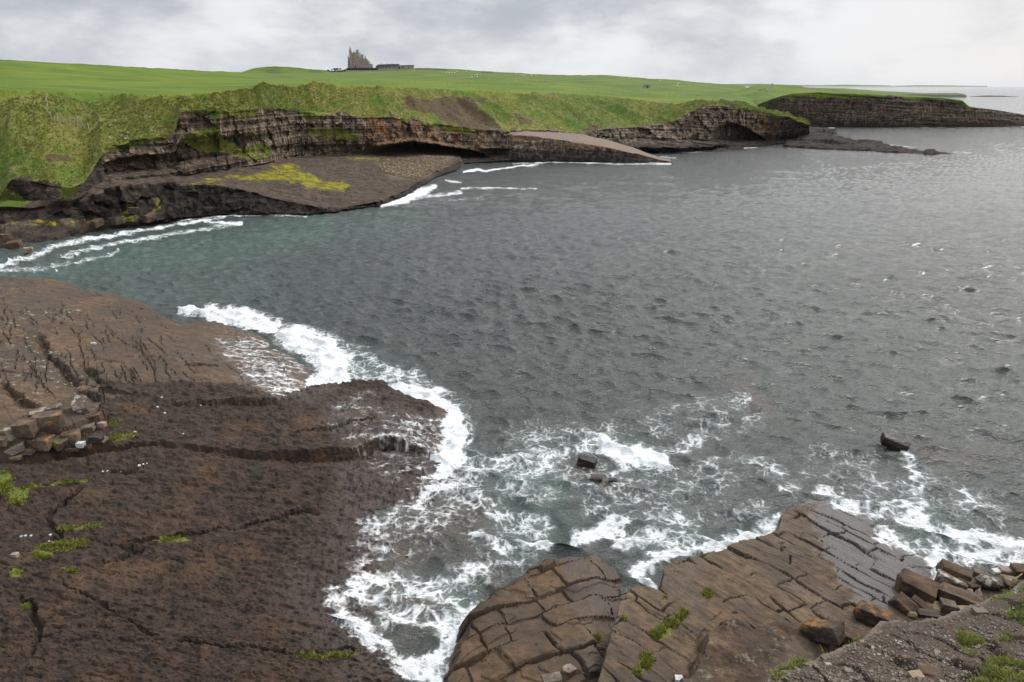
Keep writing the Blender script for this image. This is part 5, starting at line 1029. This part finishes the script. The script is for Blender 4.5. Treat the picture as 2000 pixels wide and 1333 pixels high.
for i, (cx, cy, bot, wr_, lab) in enumerate(((178,486,508,18,'low bushy tree furthest left of the castle'),(237,474,508,9,'slender dark tree second from the left of the castle'),(282,464,506,22,'broad-crowned dark tree in the middle of the row left of the castle'),(330,460,506,17,'open-crowned tree with gaps second nearest the castle'),(374,458,504,14,'small round-topped tree nearest the castle in the left row'))):
    x, z = cc(cx, bot, 806); tr = empty('tree', (x, 806, z)); tag(tr, lab, 'tree', GT); zc = cc(cx, cy, 806)[1] - z; k = wr_ * .0687 * 1.25
    bm = bmesh.new(); bmesh.ops.create_cone(bm, cap_ends=True, segments=7, radius1=.28, radius2=.12, depth=max(zc, .6), matrix=Matrix.Translation((0, 0, max(zc, .6) / 2)))
    for a in range(4): bmesh.ops.create_cone(bm, cap_ends=True, segments=5, radius1=.10, radius2=.04, depth=k * 1.3, matrix=Matrix.Translation((math.cos(a * 1.6) * k * .4, math.sin(a * 1.6) * k * .4, zc * .95)) @ Matrix.Rotation(a * 1.6, 4, 'Z') @ Matrix.Rotation(R(50), 4, 'Y'))
    bm_obj('trunk', bm, MB, tr); rr = random.Random(i)
    bushy('crown', [(rr.uniform(-.6, .6) * k, rr.uniform(-.5, .5) * k, zc + rr.uniform(-.3, .35) * k, .5 * k, .5 * k, .4 * k) for _ in range(6)], 1300, .16, MLF, 40 + i, tr)
bm_ = [(cc(a, b, 804)[0], 804, cc(a, b, 804)[1], w_, 1, h_) for a, b, w_, h_ in ((240,505,2.5,.8),(290,503,2.5,1.0),(350,500,2.5,1.1),(410,497,2.2,1.2),(455,490,1.6,1.6))]
o = bushy('shrubs', bm_, 5000, .22, MLF, 9); tag(o, 'dark scrub along the ridge between the small trees and the castle', 'shrubs', None, 'stuff')
o = bushy('bush', [(cc(960,432,806)[0], 806, cc(960,432,806)[1], .9, .8, .9)], 900, .2, MLF, 10); tag(o, 'dark bush at the left end of the slate-roofed range', 'bush')
# field walls of stacked stone
def stone_wall(pts, hh, ww, label, seed, on='H', name='stone_wall'):
    P_ = [cast(a, b, on) for a, b in pts]; P_ = [p for p in P_ if p is not None]; r = random.Random(seed); bm = bmesh.new()
    for a, b in zip(P_, P_[1:]):
        n = max(2, int((b - a).length / (ww * .9)))
        for i in range(n):
            for L_ in range(2):
                c = a.lerp(b, (i + r.random() * .6) / n); s_ = ww * r.uniform(.6, 1.1); z0 = c.z + L_ * hh * .45
                v = [(c.x + dx_ * s_ * r.uniform(.4, .6), c.y + dy_ * s_ * r.uniform(.4, .6), z0 + dz_ * hh * r.uniform(.4, .62)) for dx_ in (-1, 1) for dy_ in (-1, 1) for dz_ in (0, 1)]
                vs = [bm.verts.new(p) for p in v]; bmesh.ops.convex_hull(bm, input=vs)
    o = bm_obj(name, bm, MWL); tag(o, label, 'wall'); return o
stone_wall([(812,137),(830,136.5),(850,137),(872,138.5)], 1.3, 1.3, 'broken pale field wall running right from the castle grounds along the ridge', 1)
stone_wall([(942,143.5),(950,143),(962,143.5)], 1.2, 1.2, 'short tumbled stretch of wall just under the ridge right of the castle', 2)
def wall_pts(pp, Yv, hh, ww, label, seed):
    P_ = [Vector(PY(a, b, y)) for (a, b), y in zip(pp, Yv)]; r = random.Random(seed); bm = bmesh.new()
    for a, b in zip(P_, P_[1:]):
        n = max(2, int((b - a).length / (ww * .9)))
        for i in range(n):
            c = a.lerp(b, (i + r.random() * .6) / n); s_ = ww * r.uniform(.6, 1.1)
            vs = [bm.verts.new((c.x + dx_ * s_ * r.uniform(.4, .6), c.y + dy_ * s_ * r.uniform(.4, .6), c.z - .6 + dz_ * hh * r.uniform(.9, 1.2))) for dx_ in (-1, 1) for dy_ in (-1, 1) for dz_ in (0, 1)]; bmesh.ops.convex_hull(bm, input=vs)
    o = bm_obj('stone_wall', bm, MWL); tag(o, label, 'wall'); return o
wall_pts([(1508,166),(1504,170),(1501,176),(1490,177),(1480,177)], [424,418,405,404,404], 1.3, .7, 'small angled pale wall climbing the green knoll of the second headland', 3)
# fences: pale posts with wires
def fence(pts, step, hh, label, seed, lean=6, wire=True, on='H'):
    d = np.cumsum([0] + [math.dist(a, b) for a, b in zip(pts, pts[1:])]); r = random.Random(seed); P_ = []
    s_ = 0
    while s_ < d[-1]:
        px, py = np.interp(s_, d, [p[0] for p in pts]), np.interp(s_, d, [p[1] for p in pts]); c = cast(px, py, on)
        if c is not None: P_.append(c)
        s_ += step * r.uniform(.8, 1.2)
    if not P_: return
    root = empty('fence', P_[0]); tag(root, label, 'fence')
    for p in P_:
        h_ = hh * r.uniform(.85, 1.1); bm = bmesh.new(); bmesh.ops.create_cone(bm, cap_ends=True, segments=6, radius1=.085, radius2=.075, depth=h_ + .3, matrix=Matrix.Translation((0, 0, h_ / 2 - .15)))
        o = bm_obj('post', bm, MP, root); o.location = p - P_[0]; o.rotation_euler = (R(r.gauss(0, lean)), R(r.gauss(0, lean)), 0)
    if wire and len(P_) > 1:
        bm = bmesh.new()
        for zz in (.45, .95):
            for a, b in zip(P_, P_[1:]):
                if (b - a).length > 40: continue
                A_, B_ = a - P_[0] + Vector((0, 0, zz)), b - P_[0] + Vector((0, 0, zz)); q = .012
                vs = [bm.verts.new(A_ + Vector((0, 0, q))), bm.verts.new(A_ - Vector((0, 0, q))), bm.verts.new(B_ - Vector((0, 0, q))), bm.verts.new(B_ + Vector((0, 0, q)))]; bm.faces.new(vs)
        bm_obj('wire', bm, plain('fence_wire', (.2, .19, .17), (.3, .29, .27)), root)
fence([(90,197),(93,214),(99,233),(116,241),(131,245),(141,246),(165,253),(184,259)], 13, 1.25, 'leaning fence of pale posts crossing the grassy slope at far left', 1, 12)
fence([(628,161),(700,163),(860,165),(980,166),(1092,173)], 12, 1.15, 'long line of short pale posts along the field edge above the cave', 2)
fence([(860,155),(920,156.5),(1000,158),(1070,160)], 13, 1.2, 'upper line of posts between the bright field and the darker field right of the castle', 3)
fence([(1092,174),(1160,181),(1235,186),(1320,191),(1400,193)], 10, 1.15, 'post fence on the low plateau behind the brown grass patch', 4)
fence([(1385,199),(1405,199),(1418,201),(1432,204)], 3.4, 1.2, 'close-set pale posts at the root of the rocky point', 5, 10)
fence([(1440,206),(1475,212),(1510,219),(1530,223)], 11, 1.0, 'last few posts strung out along the turf of the rocky point', 6, 10, False)
# ruined hut
c = cast(1263, 172, 'H'); hut = empty('stone_hut', c); tag(hut, 'small roofless stone hut with a dark doorway alone on the far green field', 'hut'); q = c.y / 1410
bm = bmesh.new(); prism(bm, [(-6*q,-.5),(-6*q,5*q),(-3*q,7.5*q),(0,5.5*q),(4*q,7*q),(6.5*q,4*q),(6.5*q,-.5)], -1.5, -.9); box(bm, -6*q, -6*q+.5, -.89, 3, -.5, 4.5*q); box(bm, 6.5*q-.5, 6.5*q, -.89, 3, -.5, 4*q); box(bm, -6*q+.51, 6.5*q-.51, 2.5, 3, -.5, 3.5*q); bm_obj('wall', bm, MWL, hut)
bm = bmesh.new(); box(bm, -.5*q, 1.8*q, -1.55, -1.2, -.2, 4.4*q); bm_obj('doorway', bm, MW, hut); bm = bmesh.new(); box(bm, -3.6*q, -2.2*q, -1.55, -1.2, 2.4*q, 4.4*q); bm_obj('window', bm, MW, hut)
# sheep
MS = plain('fleece', (.55, .53, .47), (.75, .73, .68), 5); MSH = plain('sheep_face', (.05, .045, .04), (.12, .11, .10))
def sheep_proto():
    root = empty('sheep', (0, 0, 0)); bm = bmesh.new(); bmesh.ops.create_icosphere(bm, subdivisions=2, radius=.5)
    for v in bm.verts: v.co = Vector((v.co.x * 1.25, v.co.y * .72, v.co.z * .78 + .62)) * (1 + .06 * math.sin(v.co.x * 31 + v.co.z * 17))
    bm_obj('body', bm, MS, root, True); bm = bmesh.new(); bmesh.ops.create_icosphere(bm, subdivisions=2, radius=.15)
    for v in bm.verts: v.co = Vector((v.co.x * 1.5 + .74, v.co.y, v.co.z * 1.1 + .72 - .35 * v.co.x))
    bm_obj('head', bm, MSH, root, True)
    for a, b in ((-.38, -.17), (-.38, .17), (.36, -.17), (.36, .17)):
        bm = bmesh.new(); bmesh.ops.create_cone(bm, cap_ends=True, segments=6, radius1=.045, radius2=.065, depth=.42, matrix=Matrix.Translation((a, b, .2))); bm_obj('leg', bm, MSH, root)
    return root
sh = sheep_proto(); first = True; kids = list(sh.children)
for i, (px, py) in enumerate([(872,144.8),(877,145),(882,144.6),(888,145.4),(893,141.8),(910,142.2),(932,148.4),(932,152.6),(922,153.8),(1008,147.6),(1019,149),(1024,150),(1038,151),(1047,150.4),(1229,156),(1289,160),(1322,170.6),(1324,166)]):
    c = cast(px, py, 'H')
    if c is None: continue
    if first: o = sh; first = False
    else:
        o = sh.copy(); col.objects.link(o)
        for k in kids: d_ = k.copy(); col.objects.link(d_); d_.parent = o
    o.location = c; o.rotation_euler[2] = rnd_.uniform(0, 6.28); o.scale = (1.1, 1.1, 1.1)
    tag(o, 'tiny white sheep grazing on the far green fields right of the castle' if px < 1100 else 'tiny white sheep grazing on the fields near the little stone hut', 'sheep', 'sheep on the far fields')
# gulls
MGU = plain('gull_white', (.72, .72, .72), (.85, .85, .85), 4, .6); MGG = plain('gull_grey', (.35, .37, .40), (.45, .47, .5), 4, .6)
def gull(px, py, Y, span, up, label, rz):
    x, y, z = PY(px, py, Y); g = empty('gull', (x, y, z), rz); tag(g, label, 'gull'); bm = bmesh.new(); L = span * .42
    bmesh.ops.create_uvsphere(bm, u_segments=12, v_segments=8, radius=.5)
    for v in bm.verts: a = v.co.x + .5; v.co = Vector((v.co.x * L, v.co.y * L * .30 * (.6 + .8 * math.sin(a * 2.6)), v.co.z * L * .28))
    bm_obj('body', bm, MGU, g, True); bm = bmesh.new(); bmesh.ops.create_cone(bm, segments=6, cap_ends=True, radius1=.02 * span, radius2=.004, depth=.09 * span, matrix=Matrix.Translation((L * .58, 0, 0)) @ Matrix.Rotation(R(90), 4, 'Y')); bm_obj('bill', bm, SM['lichen'], g)
    for s_ in (-1, 1):
        bm = bmesh.new(); T = .012 * span
        pts = [(.10, .04, 0), (.13, .22, .4), (.05, .48, .75), (-.06, .52, .8), (-.04, .25, .42), (-.12, .04, 0)]
        top = [bm.verts.new((a * span, s_ * b * span, c * up * span * .5 + T)) for a, b, c in pts]; bot = [bm.verts.new((a * span, s_ * b * span, c * up * span * .5 - T)) for a, b, c in pts]
        bm.faces.new(top); bm.faces.new(bot[::-1])
        for i in range(6): bm.faces.new((top[i], bot[i], bot[(i + 1) % 6], top[(i + 1) % 6]))
        bmesh.ops.recalc_face_normals(bm, faces=bm.faces); bm_obj('wing', bm, MGU if s_ > 0 else MGU, g)
    bm = bmesh.new(); prism(bm, [(-L * .42, -.01), (-L * .42, .01), (-L * .75, .02), (-L * .75, -.02)], -.06 * span, .06 * span); bm_obj('tail', bm, MGU, g)
gull(112, 531, 72, .55, 1.2, 'white gull with raised wings low over the water beyond the brown slab', R(60))
gull(779, 232, 176, .95, .5, 'white gull gliding in front of the rust-stained cliff above the cave', R(130))
